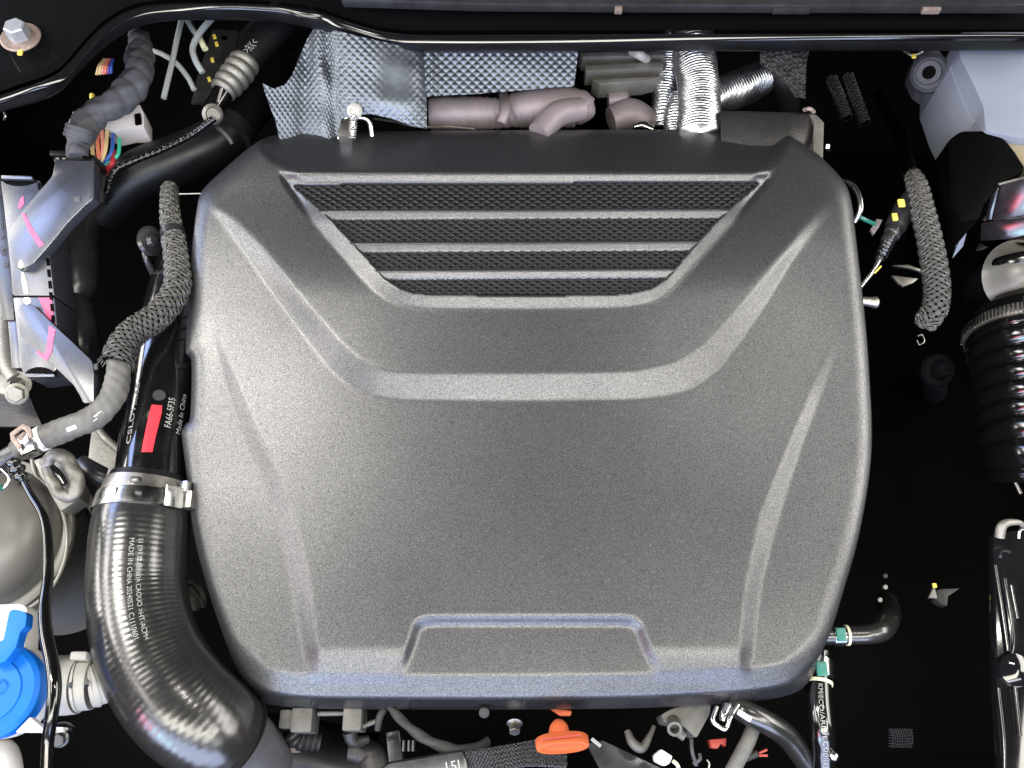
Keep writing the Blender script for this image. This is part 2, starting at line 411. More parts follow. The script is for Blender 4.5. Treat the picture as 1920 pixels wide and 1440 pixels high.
# the hood, propped open over the rear of the bay (it shades the rear of the cover)
hood = thing('hood', 'open black hood panel propped up behind the engine bay', 'hood')
def hood_panel():
    a = R(75); V = []; n, m = 14, 10
    for i in range(n + 1):
        for j in range(m + 1):
            t = i / n; s = j / m * 2 - 1
            L = 1.0 * t; cx = 0.84 * (1 - 0.10 * t * t) * s
            bow = 0.05 * math.sin(math.pi * t) * (1 - 0.5 * s * s)
            V.append((cx, 0.55 - L * math.cos(a) + bow * math.sin(a), Z0 + 0.10 + L * math.sin(a) + bow * math.cos(a)))
    F = [(i * (m + 1) + j, i * (m + 1) + j + 1, (i + 1) * (m + 1) + j + 1, (i + 1) * (m + 1) + j) for i in range(n) for j in range(m)]
    k = len(V); V2 = [(x, y + 0.012, z + 0.006) for x, y, z in V]
    F2 = [tuple(q + k for q in f[::-1]) for f in F]
    rim = [i * (m + 1) for i in range(n + 1)] + [n * (m + 1) + j for j in range(1, m + 1)] + [i * (m + 1) + m for i in range(n - 1, -1, -1)] + [j for j in range(m - 1, 0, -1)]
    F3 = [(rim[i], rim[(i + 1) % len(rim)], rim[(i + 1) % len(rim)] + k, rim[i] + k) for i in range(len(rim))]
    return V + V2, F + F2 + F3
V, F = hood_panel(); mk('panel', V, F, M['bay'], hood)

# ------------------------------------------------------------------ the engine cover
OUT = [(527, 252), (640, 247), (980, 244), (1300, 243), (1440, 245), (1474, 252), (1492, 261), (1532, 288), (1561, 315), (1585, 345),
       (1596, 375), (1603, 428), (1617, 549), (1626, 640), (1632, 735), (1635, 802), (1633, 864), (1624, 935), (1607, 1020), (1584, 1100),
       (1562, 1172), (1544, 1216), (1522, 1250), (1496, 1275), (1469, 1287), (1435, 1294), (1380, 1300), (1202, 1310), (980, 1313), (774, 1313),
       (597, 1311), (521, 1305), (492, 1297), (462, 1275), (440, 1240), (420, 1196), (388, 1100), (363, 1002), (348, 878), (341, 822), (341, 808),
       (348, 795), (356, 782), (359, 710), (358, 671), (354, 663), (348, 657), (351, 600), (355, 563), (360, 463), (370, 385), (375, 367), (385, 350),
       (420, 317), (467, 277), (497, 259)]
RIM_L = [(484, 262), (492, 285), (517, 312), (540, 350), (573, 400), (623, 460), (673, 517), (700, 543), (722, 560), (745, 570), (773, 577), (807, 580)]
RIM_R = [(980, 581), (1140, 579), (1180, 577), (1215, 571), (1240, 559), (1262, 540), (1288, 513), (1334, 464), (1387, 405), (1440, 340), (1470, 290), (1482, 262)]
RIM = RIM_L + RIM_R + [(1482, 200), (484, 200)]
SLOT_L = [(549, 346), (605, 394), (661, 453), (708, 505), (724, 523), (748, 539), (775, 548), (810, 552)]
SLOT_R = [(980, 554), (1140, 552), (1180, 549), (1221, 540), (1249, 522), (1262, 506), (1309, 451), (1366, 389), (1425, 341)]
SLOT = SLOT_L + SLOT_R
UI = [(400, 200), (405, 390), (440, 410), (497, 470), (573, 570), (640, 645), (673, 673), (705, 689), (745, 697), (800, 699), (980, 699), (1150, 697), (1200, 693),
      (1263, 678), (1316, 646), (1370, 588), (1423, 527), (1476, 467), (1511, 422), (1550, 372), (1560, 340), (1560, 200)]
UO = [(385, 200), (390, 390), (412, 410), (463, 475), (527, 565), (573, 628), (620, 690), (655, 722), (700, 743), (760, 751), (980, 753), (1190, 750), (1250, 744),
      (1299, 732), (1352, 694), (1400, 630), (1440, 567), (1483, 492), (1547, 412), (1568, 385), (1575, 340), (1575, 200)]
CI = [(395, 560), (415, 640), (441, 709), (477, 798), (520, 885), (548, 955), (566, 1020), (579, 1078), (590, 1167), (597, 1229), (597, 1400),
      (1385, 1400), (1387, 1233), (1393, 1144), (1407, 1056), (1424, 967), (1469, 856), (1527, 709), (1562, 640), (1592, 560), (1592, 100), (395, 100)]
CO = [(380, 560), (402, 640), (423, 709), (463, 824), (495, 905), (517, 967), (533, 1025), (543, 1078), (561, 1180), (574, 1260), (574, 1400),
      (1410, 1400), (1409, 1247), (1420, 1144), (1430, 1078), (1456, 984), (1504, 833), (1553, 709), (1584, 630), (1606, 560), (1606, 100), (380, 100)]
GO = [(744, 1262), (750, 1240), (768, 1172), (780, 1157), (800, 1152), (1170, 1152), (1195, 1156), (1208, 1170), (1236, 1240), (1242, 1262), (1242, 1420), (744, 1420)]
GI = [(764, 1275), (772, 1240), (792, 1185), (800, 1178), (820, 1175), (1160, 1175), (1178, 1177), (1188, 1186), (1212, 1245), (1222, 1275), (1222, 1420), (764, 1420)]
def band(inn, out, U, V):
    a = inside(inn, U, V); b = inside(out, U, V)
    da = dist(inn, U, V, True); db = dist(out, U, V, True)
    t = np.where(a, 1.0, np.where(b, db / (da + db + 1e-6), 0.0))
    return t
KC = 0.14
OUTS = smoothpoly(OUT + OUT[:1], 4)[:-1]
def cover_h(U, V, full=True):
    mm = 0.001
    x = (U - 985) / 640.0
    h = -4.0 * x * x * mm - 2.2 * np.clip((V - 900) / 400, 0, 2) ** 2 * mm - 3.0 * np.clip((520 - V) / 250, 0, 2) ** 2 * mm
    # dropped shoulders
    c = band(CI, CO, U, V)
    h = h - (1 - c) * 5.2 * mm * sstep(560, 900, V)
    # raised U band
    u = blur(band(UI, UO, U, V), 1)
    h = h + u * 9.0 * mm * sstep(350, 560, V)
    # rim of the grille: a raised plate whose rear part falls away
    ri = inside(RIM, U, V); ds = dist(SLOT, U, V, True); dr = dist(RIM_L + RIM_R, U, V)
    t = np.where(ri, np.clip(dr / 26.0, 0, 1), 0.0)
    t = np.where(ri & (V > 340) & ~inside(SLOT, U, V), dr / (dr + ds + 1e-6), t)
    h = h + t * 5.0 * mm * (0.25 + 0.75 * sstep(255, 345, V))
    h = h - np.where(ri, 25.0 * mm * np.clip((323 - V) / 78, 0, 1.2), 0) * t
    h = h - np.where(ri & (np.abs(U - 985) < 470), 5.5 * mm * np.clip((V - 323) / 20, 0, 1) * (1 - sstep(346, 420, V)), 0)
    # finger recess at the front edge
    g = sstep(0, 1, band(GI, GO, U, V)); q2 = sstep(1208, 1288, V)
    h = h - (1 - g) * c * 5.2 * mm * q2 - g * 5.2 * mm
    # rolled edge
    d = dist(OUTS, U, V, True); d = np.where(inside(OUTS, U, V), d, 0.0)
    fr = sstep(1180, 1290, V); rr = 1 - sstep(250, 330, V)
    Rp = 34 + 16 * fr - 18 * rr
    q = np.clip(1 - d / Rp, 0, 1)
    h = h - (6.5 + 1.5 * rr) * (1 - fr) * mm * (1 - np.sqrt(np.maximum(1 - q ** 2 * 0.97, 0))) - fr * (6.0 * q + 3.0 * np.clip((q - 0.86) / 0.14, 0, 1) ** 2) * mm
    h = blur(h, 1)
    # slot for the mesh, cut sharp
    h = np.where(inside(SLOT, U, V), h - 6.0 * mm, h)
    return h
cover = thing('engine_cover', 'large grey grained plastic engine cover with a slatted grille', 'engine cover')
def cover_skirt(u, v, z):
    w = sstep(1150, 1285, v)[:, None]
    top = P(u, v, z, KC); rows = []
    for dz, dv in ((0.004, 3.5), (0.019, 17.0), (0.021, 17.5)):
        low = top - np.array((0, 0, dz)); fr = P(u + (u - 985) / 640 * dv * 0.45, v + dv, z - dz, KC)
        rows.append(low * (1 - w) + fr * w)
    return rows
sheet('shell', OUTS, 2.5, cover_h, M['cover'], cover, k=KC, skirt=cover_skirt)
def rim_h(U, V):      # the cover's height just outside the slot, for the ribs and the mesh
    mm = 0.001; x = (U - 985) / 640.0
    return (-4.0 * x * x - 3.0 * np.clip((520 - V) / 250, 0, 2) ** 2 + 9.0 * sstep(350, 560, V) + 5.0 * (0.25 + 0.75 * sstep(255, 345, V))) * mm
def mesh_h(U, V):
    a = U / 9.6; b = V / 5.6
    f = np.minimum(np.abs(np.sin(math.pi * (a + b) * 0.5)), np.abs(np.sin(math.pi * (a - b) * 0.5)))
    return rim_h(U, V) - 0.0044 - 0.0050 * (1 - sstep(346, 395, V)) + 0.0011 * (1 - np.clip(f / 0.55, 0, 1)) - 0.0008 * sstep(0.55, 0.95, f)
SL = np.array(SLOT_L); SR = np.array(SLOT_R)[::-1]
def slot_x(v):
    return np.interp(v, SL[:, 1], SL[:, 0]), np.interp(v, SR[:, 1], SR[:, 0])
SLOTB = [(u + (985 - u) * -0.006, v) for u, v in SLOT]
for (va, vb) in ((342, 396), (408, 457), (468, 508), (519, 556)):
    pl = [(u, v) for u, v in SLOTB]
    vs_ = np.linspace(va, min(vb, 552), 10)
    left = [(slot_x(v)[0] - 3, v) for v in vs_]; right = [(slot_x(v)[1] + 3, v + 0) for v in vs_[::-1]]
    o = sheet('grille_mesh', left + right, 1.3, mesh_h, M['mesh'], cover, k=KC)
def rib(vt, vb):
    V = []; prof = [(-2, -5), (-0.5, -1.2), (0.8, -0.2), (2.0, 0.0), (6, -0.95), (10, -1.95), (14, -2.95), (18, -3.95), (19.4, -4.6), (20, -7)]
    us = None; rows = []
    for i in range(41):
        t = i / 40; row = []
        for dv, dz in prof:
            v = vt + dv * (vb - vt) / 18.0
            x0, x1 = slot_x(v); u = (x0 - 5) * (1 - t) + (x1 + 5) * t
            vv = v + 3.0 * (1 - t) * 1.0
            row.append(P(u, vv, float(rim_h(np.array(u), np.array(vv))) + dz * 0.001, KC))
        rows.append(row)
    v, f = ring_mesh(np.array(rows), False, False)
    return mk('rib', v, f, M['cover'], cover, sharp=None)
rib(391.0, 409.0); rib(451.5, 470); rib(503.5, 521.5)
# the engine under the cover
eng = thing('engine_block', 'dark engine body hidden under the grey cover', 'engine')
blk = [(520, 300), (1440, 300), (1530, 420), (1560, 800), (1500, 1150), (1400, 1240), (560, 1240), (450, 1100), (420, 700), (430, 420)]
top = P([p[0] for p in blk], [p[1] for p in blk], -0.035, KC); bot = top.copy(); bot[:, 2] = 0.0
n = len(blk)
mk('casing', np.vstack([top, bot]), [list(range(n)), list(range(2 * n - 1, n - 1, -1))] + [[i, (i + 1) % n, n + (i + 1) % n, n + i] for i in range(n)], M['bay'], eng, bevel=0.004)
for (u, v) in ((620, 420), (1380, 420), (700, 1080), (1280, 1080)):
    p = P(u, v, -0.036, KC); lathe('mounting_stud', p, (0, 0, 1), [(0, 0.008), (0.016, 0.008), (0.016, 0.005), (0.020, 0.005)], M['plastic'], eng, 12)

# ------------------------------------------------------------------ helpers for parts on tilted planes
LIGHTS = {o.name: np.array(o.location) for o in col.objects if o.type == 'LIGHT'}
def PN(u, v, p0, n):
    u = np.asarray(u, float); v = np.asarray(v, float)
    d = np.stack([(u - 960) / FPX, FWD[1] + (720 - v) / FPX * UPV[1], FWD[2] + (720 - v) / FPX * UPV[2]], -1)
    t = ((p0 - CAM) @ n) / (d @ n); return CAM + d * t[..., None]
def plate(name, poly, p0, n, thick, mt, parent=None, bevel=0.0006, lift=0.0):
    p0 = np.asarray(p0) + n * lift
    top = PN([p[0] for p in poly], [p[1] for p in poly], p0, n); bot = top - n * thick; m = len(poly)
    f = [list(range(m)), list(range(2 * m - 1, m - 1, -1))] + [[i, (i + 1) % m, m + (i + 1) % m, m + i] for i in range(m)]
    return mk(name, np.vstack([top, bot]), f, mt, parent, bevel=bevel)
def half(p, target):        # the tilt at which a surface at p shows the camera what lies towards target
    return unit(unit(CAM - p) + unit(np.asarray(target) - p))
def braid(name, g, mt, parent, n=10, pitch=0.034, amp=0.0009, w=0.31, fil=3):
    """woven sleeve: n bundles of fil filaments each way round, passing over and under each other"""
    V = []; F = []; L = g.s[-1]; step = 0.0011; k = max(int(L / step), 4); S = np.linspace(0, L, k + 1)
    fI = lambda A: np.stack([np.interp(S, g.s, A[:, i]) for i in range(3)], 1)
    X, N, B = fI(g.X), fI(g.N), fI(g.B); r = np.interp(S, g.s, g.r)
    for d in (1, -1):
        for i in range(n):
            ph = 2 * math.pi * i / n + 2 * math.pi * S / pitch * d
            cross = (i + 2 * n * S / pitch * 1.0)
            over = amp * np.sin(math.pi * cross) * d
            for q in range(fil):
                wb = 2 * math.pi / n * w; c = ph + ((q + 0.5) / fil - 0.5) * 2 * wb; hw = wb / fil * 0.62
                base = len(V)
                for off, up in ((-hw, -0.0002), (-hw * 0.5, 0.00035), (hw * 0.5, 0.00035), (hw, -0.0002)):
                    th = c + off; rad = r + over + up
                    V.extend((X + rad[:, None] * (np.cos(th)[:, None] * N + np.sin(th)[:, None] * B)).tolist())
                K = k + 1
                for j in range(3):
                    for t in range(k):
                        a0 = base + j * K + t; F.append((a0, a0 + 1, a0 + K + 1, a0 + K))
    return mk(name, V, F, mt, parent, sharp=None)
def rings(pitch, amp, sharpness=1.0):
    return lambda s, th, rad: amp * (np.abs(np.sin(math.pi * s / pitch)) ** sharpness - 0.5) + 0 * th
def hexbolt(th, p, axis, r, mt, washer=None, name='head', hgt=0.7, flange=True):
    a = unit(axis)
    if washer: lathe('washer', p, a, [(0, r * 1.75), (r * 0.18, r * 1.85), (r * 0.3, r * 1.7), (r * 0.3, 0)], washer, th, 28)
    b = p + a * r * 0.25
    if flange: lathe('flange', p, a, [(0, r * 1.2), (r * 0.2, r * 1.3), (r * 0.32, r * 1.1), (r * 0.32, 0)], mt, th, 24)
    return lathe(name, b, a, [(0, r), (r * hgt, r), (r * (hgt + 0.12), r * 0.86), (r * (hgt + 0.12), 0)], mt, th, 6, sharp=25)

# ------------------------------------------------------------------ rear: black cowl rail with its rolled edge
LINE = [(-40, 192), (0, 178), (40, 164), (75, 153), (108, 137), (130, 116), (165, 76), (200, 43), (245, 18), (300, 7), (400, 5), (500, 8), (560, 15),
        (600, 22), (650, 39), (700, 54), (740, 61), (800, 65), (1000, 64), (1300, 63), (1960, 62)]
LOW = [(-40, 228), (0, 212), (40, 200), (75, 190), (112, 172), (140, 145), (180, 105), (215, 75), (262, 50), (320, 39), (400, 38), (500, 40), (573, 51),
       (610, 60), (669, 75), (715, 87), (752, 94), (800, 97), (1000, 97), (1300, 96), (1960, 95)]
cowl = thing('cowl_rail', 'black painted cowl rail with a bright rolled edge behind the engine', 'cowl')
L1 = catmull(np.array(LINE, float), 8); L2 = catmull(np.array(LOW, float), 8)
def rail(rows, name, mt):
    V = []
    for a, b in zip(L1, L2):
        d = b - a; row = []
        for t, zz, up in rows:
            q = a + d * t + np.array((0, up))
            row.append(P(q[0], q[1], zz))
        V.append(row)
    v, f = ring_mesh(np.array(V), False, False); return mk(name, v, f, mt, cowl, sharp=60)
zr = 0.055
W1 = P(L1[:, 0], L1[:, 1], zr); W2 = P(L2[:, 0], L2[:, 1], zr - 0.03)
DN = W2 - W1; DN[:, 2] = 0; DN /= np.linalg.norm(DN, axis=1)[:, None]
def wrail(prof, name, mt):
    V = np.stack([W1 + DN * f + np.array((0, 0, z)) for f, z in prof], 1)
    v, f = ring_mesh(V, False, False); return mk(name, v, f, mt, cowl, sharp=70)
ca, sa = math.cos(R(42)), math.sin(R(42))
wrail([(-0.007, -0.003), (-0.005, -0.001), (-0.003, -0.0001), (-0.0012, -0.0002), (0.0002, -0.0008), (0.0002 + 0.0022 * ca, -0.0008 - 0.0022 * sa), (0.0026, -0.0038), (0.0030, -0.0065), (0.0024, -0.010)], 'rolled_edge', M['paint'])
rail([(0.02, zr - 0.010, 0), (0.30, zr - 0.014, 0), (0.9, zr - 0.024, 0), (1.0, zr - 0.028, 0), (0.9, zr - 0.045, 0), (0.5, zr - 0.06, 0)], 'front_face', M['plastic'])
rail([(-0.20, zr - 0.004, 0), (-0.45, zr - 0.012, 0), (-0.9, zr - 0.016, -8), (-1.6, zr - 0.006, -60), (-2.0, zr + 0.0, -260)], 'top_panel', M['paint'])
dr = thing('cowl_trim', 'grey plastic windscreen trim above the black cowl rail', 'trim')
top = [(620, -60), (1960, -60), (1960, 10), (1500, 9), (1150, 8), (900, 6), (640, -2)]
prism('strip', top, zr + 0.012, 0.01, M['satin'], dr, bevel=0.002)
for u, w in ((1160, 14), (1470, 40), (1505, 30), (1748, 34)):
    pbox('clip', u, 14, zr + 0.010, w, 9, 0.006, M['rust'] if u in (1160, 1748) else M['dark_alu'], dr)
bolt = thing('hex_bolt', 'hex bolt with tarnished round washer on the black cowl panel', 'bolt')
p = P(40, 72, zr - 0.004); ax = unit((0.05, 0.02, 1))
hexbolt(bolt, p, ax, 20 * pxs(p), M['bolt'], M['rust'], hgt=1.25, flange=False)
pbox('paint_mark', 37, 97, zr + 0.004, 9, 12, 0.002, M['yellow'], bolt)

# ------------------------------------------------------------------ rear: heat shields
ysh = float(P(660, 230, -0.035)[1])
shield = thing('heat_shield', 'crumpled dimpled foil heat shield with a round bulge and torn left edge', 'heat shield')
SH1 = [(590, 50), (575, 75), (562, 105), (548, 140), (533, 160), (512, 166), (492, 156), (499, 180), (508, 205), (517, 228), (524, 262),
       (640, 262), (664, 216), (696, 214), (732, 222), (773, 236), (800, 242), (800, 90), (752, 86), (669, 67), (610, 52)]
def sh1(U, V):
    cx = 712 + 0.10 * (V - 150)
    b = np.sqrt(np.clip(1 - ((U - cx) / 88) ** 2, 0, 1)) * (1 - 0.35 * sstep(185, 240, V))
    fold = np.exp(-((U - (607 + 0.12 * (V - 150) + 6 * np.sin(V / 22.0))) / 14) ** 2)
    fold2 = np.exp(-((U - (572 - 0.05 * (V - 150))) / 13) ** 2)
    wing = np.clip((560 - U) / 60, 0, 1)
    z = 0.024 * b + 0.007 * fold - 0.006 * fold2 + 0.004 * wing + 0.004 * sstep(590, 530, U)
    z = blur(z, 3)
    flat = np.exp(-(((U - 742) / 42) ** 4 + ((V - 148) / 66) ** 4))
    left = sstep(640, 600, U)
    pu = 7.6 * (1 - left) + 5.2 * left; pv = 7.6 * (1 - left) + 7.0 * left
    wob = 1.2 * np.sin(V / 31.0) + 1.0 * np.sin(U / 41.0)
    d = np.abs(np.sin(math.pi * ((U + wob) / pu + (V) / pv) / 2) * np.sin(math.pi * ((U + wob) / pu - (V) / pv) / 2))
    ang = 0.0012 * np.sin(U / 27 + V / 19) * np.sin(U / 17 - V / 33)
    return z + 0.0014 * d * (1 - flat) + ang
sheet('foil', SH1, 1.3, sh1, M['foil'], shield, k=0.42, y0=ysh)
shield2 = thing('heat_shield', 'flat dimpled foil heat shield panel above the manifold housing', 'heat shield')
SH2 = [(794, 88), (1085, 88), (1084, 100), (1077, 158), (1074, 163), (1040, 164), (960, 171), (880, 177), (800, 181), (790, 160)]
def sh2(U, V):
    d = np.abs(np.sin(math.pi * (U / 8.2 + V / 7.6) / 2) * np.sin(math.pi * (U / 8.2 - V / 7.6) / 2))
    z = 0.010 * np.exp(-((U - 800) / 20) ** 2) + 0.004 * np.sin((U - 800) / 90)
    ang = 0.0012 * np.sin(U / 33 + V / 21) * np.sin(U / 19 - V / 37)
    return z - 0.004 + 0.0015 * d + ang
sheet('foil', SH2, 1.3, sh2, M['foil'], shield2, k=0.42, y0=ysh)
lip = path([(700, 222, -0.03), (740, 228, -0.028), (780, 237, -0.026), (840, 238, -0.024), (890, 242, -0.022)], 2.2)
tube('lower_lip', lip, M['dull_steel'], shield, 8)

# worm clamp poking out behind the cover
cl = thing('hose_clamp', 'worm drive hose clamp with round slotted screw at the rear of the cover', 'clamp')
g = path([(664, 216, 0.008), (661, 262, 0.0)], 6.5, m=30); tube('screw_thread', g, M['steel'], cl, 12, rings(0.0028, 0.0011))
p = P(665, 208, 0.012); lathe('screw_head', p - unit(CAM - p) * 0.004, CAM - p, [(0, 0.0065), (0.003, 0.0070), (0.0045, 0.0055), (0.005, 0.0045), (0.0040, 0.0040), (0.0040, 0)], M['ivory'], cl, 20)
box('slot', p + unit(CAM - p) * 0.001, (np.array((1, 0.1, 0)), np.cross(unit(CAM - p), (1, 0.1, 0)), CAM - p), (0.0035, 0.0007, 0.0008), M['dull_steel'], cl, 0)
pbox('housing', 648, 238, 0.004, 24, 40, 0.012, M['dull_steel'], cl, rot=6)
g = path([(636, 262, -0.01), (645, 226, -0.002), (672, 220, 0.0), (692, 228, -0.004), (698, 262, -0.014)], 5); tube('band', g, M['steel'], cl, 10)

# ------------------------------------------------------------------ rear: manifold housing, castings, flexible foil hoses
mf = thing('manifold_housing', 'cast aluminium manifold housing with a painted pink reflection and a raised hump behind the cover', 'manifold')
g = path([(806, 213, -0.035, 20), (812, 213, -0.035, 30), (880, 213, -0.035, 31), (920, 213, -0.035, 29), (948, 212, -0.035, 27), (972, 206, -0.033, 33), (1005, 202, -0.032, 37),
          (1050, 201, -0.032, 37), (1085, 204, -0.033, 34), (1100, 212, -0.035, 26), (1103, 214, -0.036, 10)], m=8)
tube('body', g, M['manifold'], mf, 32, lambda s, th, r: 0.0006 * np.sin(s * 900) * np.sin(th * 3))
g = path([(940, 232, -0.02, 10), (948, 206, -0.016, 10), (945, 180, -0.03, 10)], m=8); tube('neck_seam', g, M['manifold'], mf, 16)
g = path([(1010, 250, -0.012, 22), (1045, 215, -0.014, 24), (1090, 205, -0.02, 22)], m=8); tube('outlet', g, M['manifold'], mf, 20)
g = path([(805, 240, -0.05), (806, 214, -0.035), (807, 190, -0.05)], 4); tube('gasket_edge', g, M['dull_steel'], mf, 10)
c2 = thing('turbo_casting', 'small brown tinted casting between the manifold and the foil hoses', 'casting')
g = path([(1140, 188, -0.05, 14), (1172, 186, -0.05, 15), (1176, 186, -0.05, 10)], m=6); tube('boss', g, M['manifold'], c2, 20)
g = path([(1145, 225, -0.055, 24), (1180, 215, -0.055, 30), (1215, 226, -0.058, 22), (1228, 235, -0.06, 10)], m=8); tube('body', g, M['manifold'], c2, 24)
g = path([(1188, 238, -0.035, 5), (1205, 235, -0.035, 8), (1226, 243, -0.035, 6)], m=6); tube('lip', g, M['steel'], c2, 12)
fc = thing('finned_casting', 'dark casting with pale horizontal fins beside the foil hoses', 'casting')
for poly in ([(1086, 97), (1246, 96), (1246, 104), (1092, 107)], [(1096, 122), (1244, 115), (1244, 126), (1098, 134)], [(1110, 149), (1246, 142), (1206, 152), (1124, 158)]):
    prism('fin', poly, -0.03, 0.02, M['alu'], fc, bevel=0.001)
prism('body', [(1080, 80), (1260, 80), (1260, 180), (1085, 180)], -0.055, 0.06, M['bay'], fc)
g = path([(1186, 96, -0.025), (1200, 103, -0.02), (1212, 110, -0.03)], 9); tube('nipple', g, M['ivory'], fc, 16)

def flex(name, label, pts, pitch=0.0029, amp=0.0012, ends=None):
    t = thing(name, label, 'hose', 'corrugated foil hoses')
    g = path(pts, ds=0.00055)
    crumple = lambda s, th, r: rings(pitch, amp, 0.7)(s, th, r) + 0.0012 * np.sin(th * 3 + s * 60) * np.sin(s * 130 + th) * 0.5 + 0.00012 * np.sin(th * 17 + s * 900)
    tube('corrugated_sleeve', g, M['flex'], t, 72, crumple, sharp=None)
    return t
flex('foil_hose', 'widest bright corrugated foil hose running down behind the cover', [(1296, 40, -0.005, 38), (1302, 110, -0.012, 38), (1310, 165, -0.016, 38), (1312, 210, -0.018, 39), (1311, 256, -0.02, 39)])
flex('foil_hose', 'thinner foil hose half hidden along the left side of the widest one', [(1270, 60, -0.035, 26), (1256, 130, -0.045, 26), (1246, 175, -0.05, 23), (1243, 215, -0.055, 20), (1246, 235, -0.06, 18)])
flex('foil_hose', 'foil hose stub branching right towards a black elbow', [(1320, 192, -0.05, 34), (1360, 176, -0.05, 34), (1398, 160, -0.05, 33), (1430, 146, -0.05, 31)])
flex('foil_hose', 'short foil hose end showing low between two larger foil hoses', [(1276, 185, -0.045, 22), (1268, 215, -0.046, 22), (1266, 262, -0.05, 22)])
el = thing('rubber_elbow', 'black rubber elbow at the end of the right foil hose', 'hose')
g = path([(1428, 147, -0.05, 22), (1450, 140, -0.05, 24), (1468, 160, -0.06, 24), (1478, 200, -0.10, 22)], m=8); tube('elbow', g, M['matt_rubber'], el, 20)
pad = thing('insulation_pad', 'dark fibrous insulation pad behind the black elbow', 'insulation')
PADP = [(1425, 80), (1520, 80), (1512, 120), (1510, 186), (1490, 182), (1470, 150), (1425, 120)]
def padz(U, V):
    return 0.0025 * np.sin(U / 3.1 + 2 * np.sin(V / 4.0)) * np.sin(V / 2.7 + 2 * np.sin(U / 5.0)) - 0.01
sheet('fibre', PADP, 1.6, padz, M['dark_alu'], pad, k=0.42, y0=ysh)
br = thing('rear_bracket', 'dark bent steel bracket with pale flange behind the right corner of the cover', 'bracket')
V = []
for t in np.linspace(0, 1, 25):
    u = 1350 + 180 * t; zz = 0.002 - 0.05 * max(0, (t - 0.72)) ** 1.3 - 0.012 * max(0, 0.3 - t)
    V.append([P(u, 208 + 4 * t, zz - 0.008), P(u, 213 + 4 * t, zz), P(u + 2, 262, zz - 0.006), P(u + 6, 330, zz - 0.02)])
v, f = ring_mesh(np.array(V), False, False); mk('sheet', v, f, M['dark_alu'], br, sharp=60)
prism('flange', [(1518, 214), (1532, 216), (1545, 230), (1543, 305), (1524, 290), (1527, 232)], -0.004, 0.004, M['alu'], br)
p = P(1548, 277, -0.006); hexbolt(br, p, (1, -0.2, 0.5), 0.0036, M['steel'], name='nut', flange=False)
g = path([(1508, 206, -0.003), (1518, 204, 0.002), (1526, 210, -0.003)], 4); tube('tab', g, M['rust'], br, 10)

# ------------------------------------------------------------------ upper left: wiring, hoses
cd = thing('taped_conduit', 'thick grey taped wiring conduit bending down to the control unit', 'conduit')
g = path([(262, 70, -0.03, 20), (262, 110, -0.02, 25), (256, 150, -0.015, 27), (222, 190, -0.012, 27), (178, 215, -0.012, 26), (155, 245, -0.014, 25), (147, 275, -0.018, 22), (146, 296, -0.02, 20)], ds=0.0012)
wr = lambda s, th, r: 0.0011 * np.abs(np.sin(math.pi * s / 0.016 + th * 0.5)) ** 6 * -1 + 0.0009 * np.sin(th * 2 + s * 120) + 0.0007 * np.sin(th * 5 - s * 260)
tube('sleeve', g, M['tape'], cd, 32, wr)
g2 = path([(152, 238, 0.0, 26), (146, 262, -0.006, 26)], m=10); tube('tape_wrap', g2, M['tape'], cd, 24, rings(0.004, 0.0010))
wc = thing('wire_connector', 'pale plastic plug with a fan of coloured wires beside the taped conduit', 'connector')
pbox('shell', 150, 232, -0.045, 46, 52, 0.02, M['lilac'], wc, rot=8)
prism('housing', [(190, 232), (232, 200), (262, 196), (270, 214), (270, 240), (240, 240), (214, 246), (196, 240)], -0.036, 0.022, M['lilac'], wc)
pbox('latch_slot', 258, 222, -0.034, 12, 26, 0.004, M['bay'], wc, rot=-14)
for i, (a, b, mi) in enumerate([((172, 262), (180, 310), 0), ((182, 254), (184, 308), 1), ((191, 253), (187, 306), 2), ((201, 252), (190, 308), 3), ((212, 260), (194, 310), 4), ((224, 268), (198, 312), 5), ((214, 292), (201, 318), 6)]):
    g = path([(a[0], a[1] - 8, -0.04), (a[0] + (2 if i < 3 else -3), (a[1] + b[1]) / 2, -0.036), (b[0], b[1], -0.042), (b[0] + 2, b[1] + 14, -0.05)], 3.6 if i != 6 else 5)
    tube('wire', g, M['w%d' % mi], wc, 10)
g = path([(188, 306, -0.045, 14), (190, 335, -0.05, 16), (184, 380, -0.06, 17)], m=8); tube('cable_jacket', g, M['matt_rubber'], wc, 16)
wc2 = thing('wire_bundle', 'small bundle of striped wires peeking out under the cowl rail', 'wires')
for i in range(6):
    g = path([(181 + i * 5.4, 141 - i * 0.6, -0.05), (186 + i * 4.8, 124, -0.046), (196 + i * 3.4, 112, -0.06)], 2.6); tube('wire', g, M['w%d' % (0, 3, 2, 1, 7, 4)[i]], wc2, 8)
pt = thing('paint_dab', 'yellow painted stub standing behind the taped conduit', 'stub')
g = path([(173, 178, -0.05), (174, 200, -0.05)], 5); tube('stub', g, M['yellow'], pt, 10)
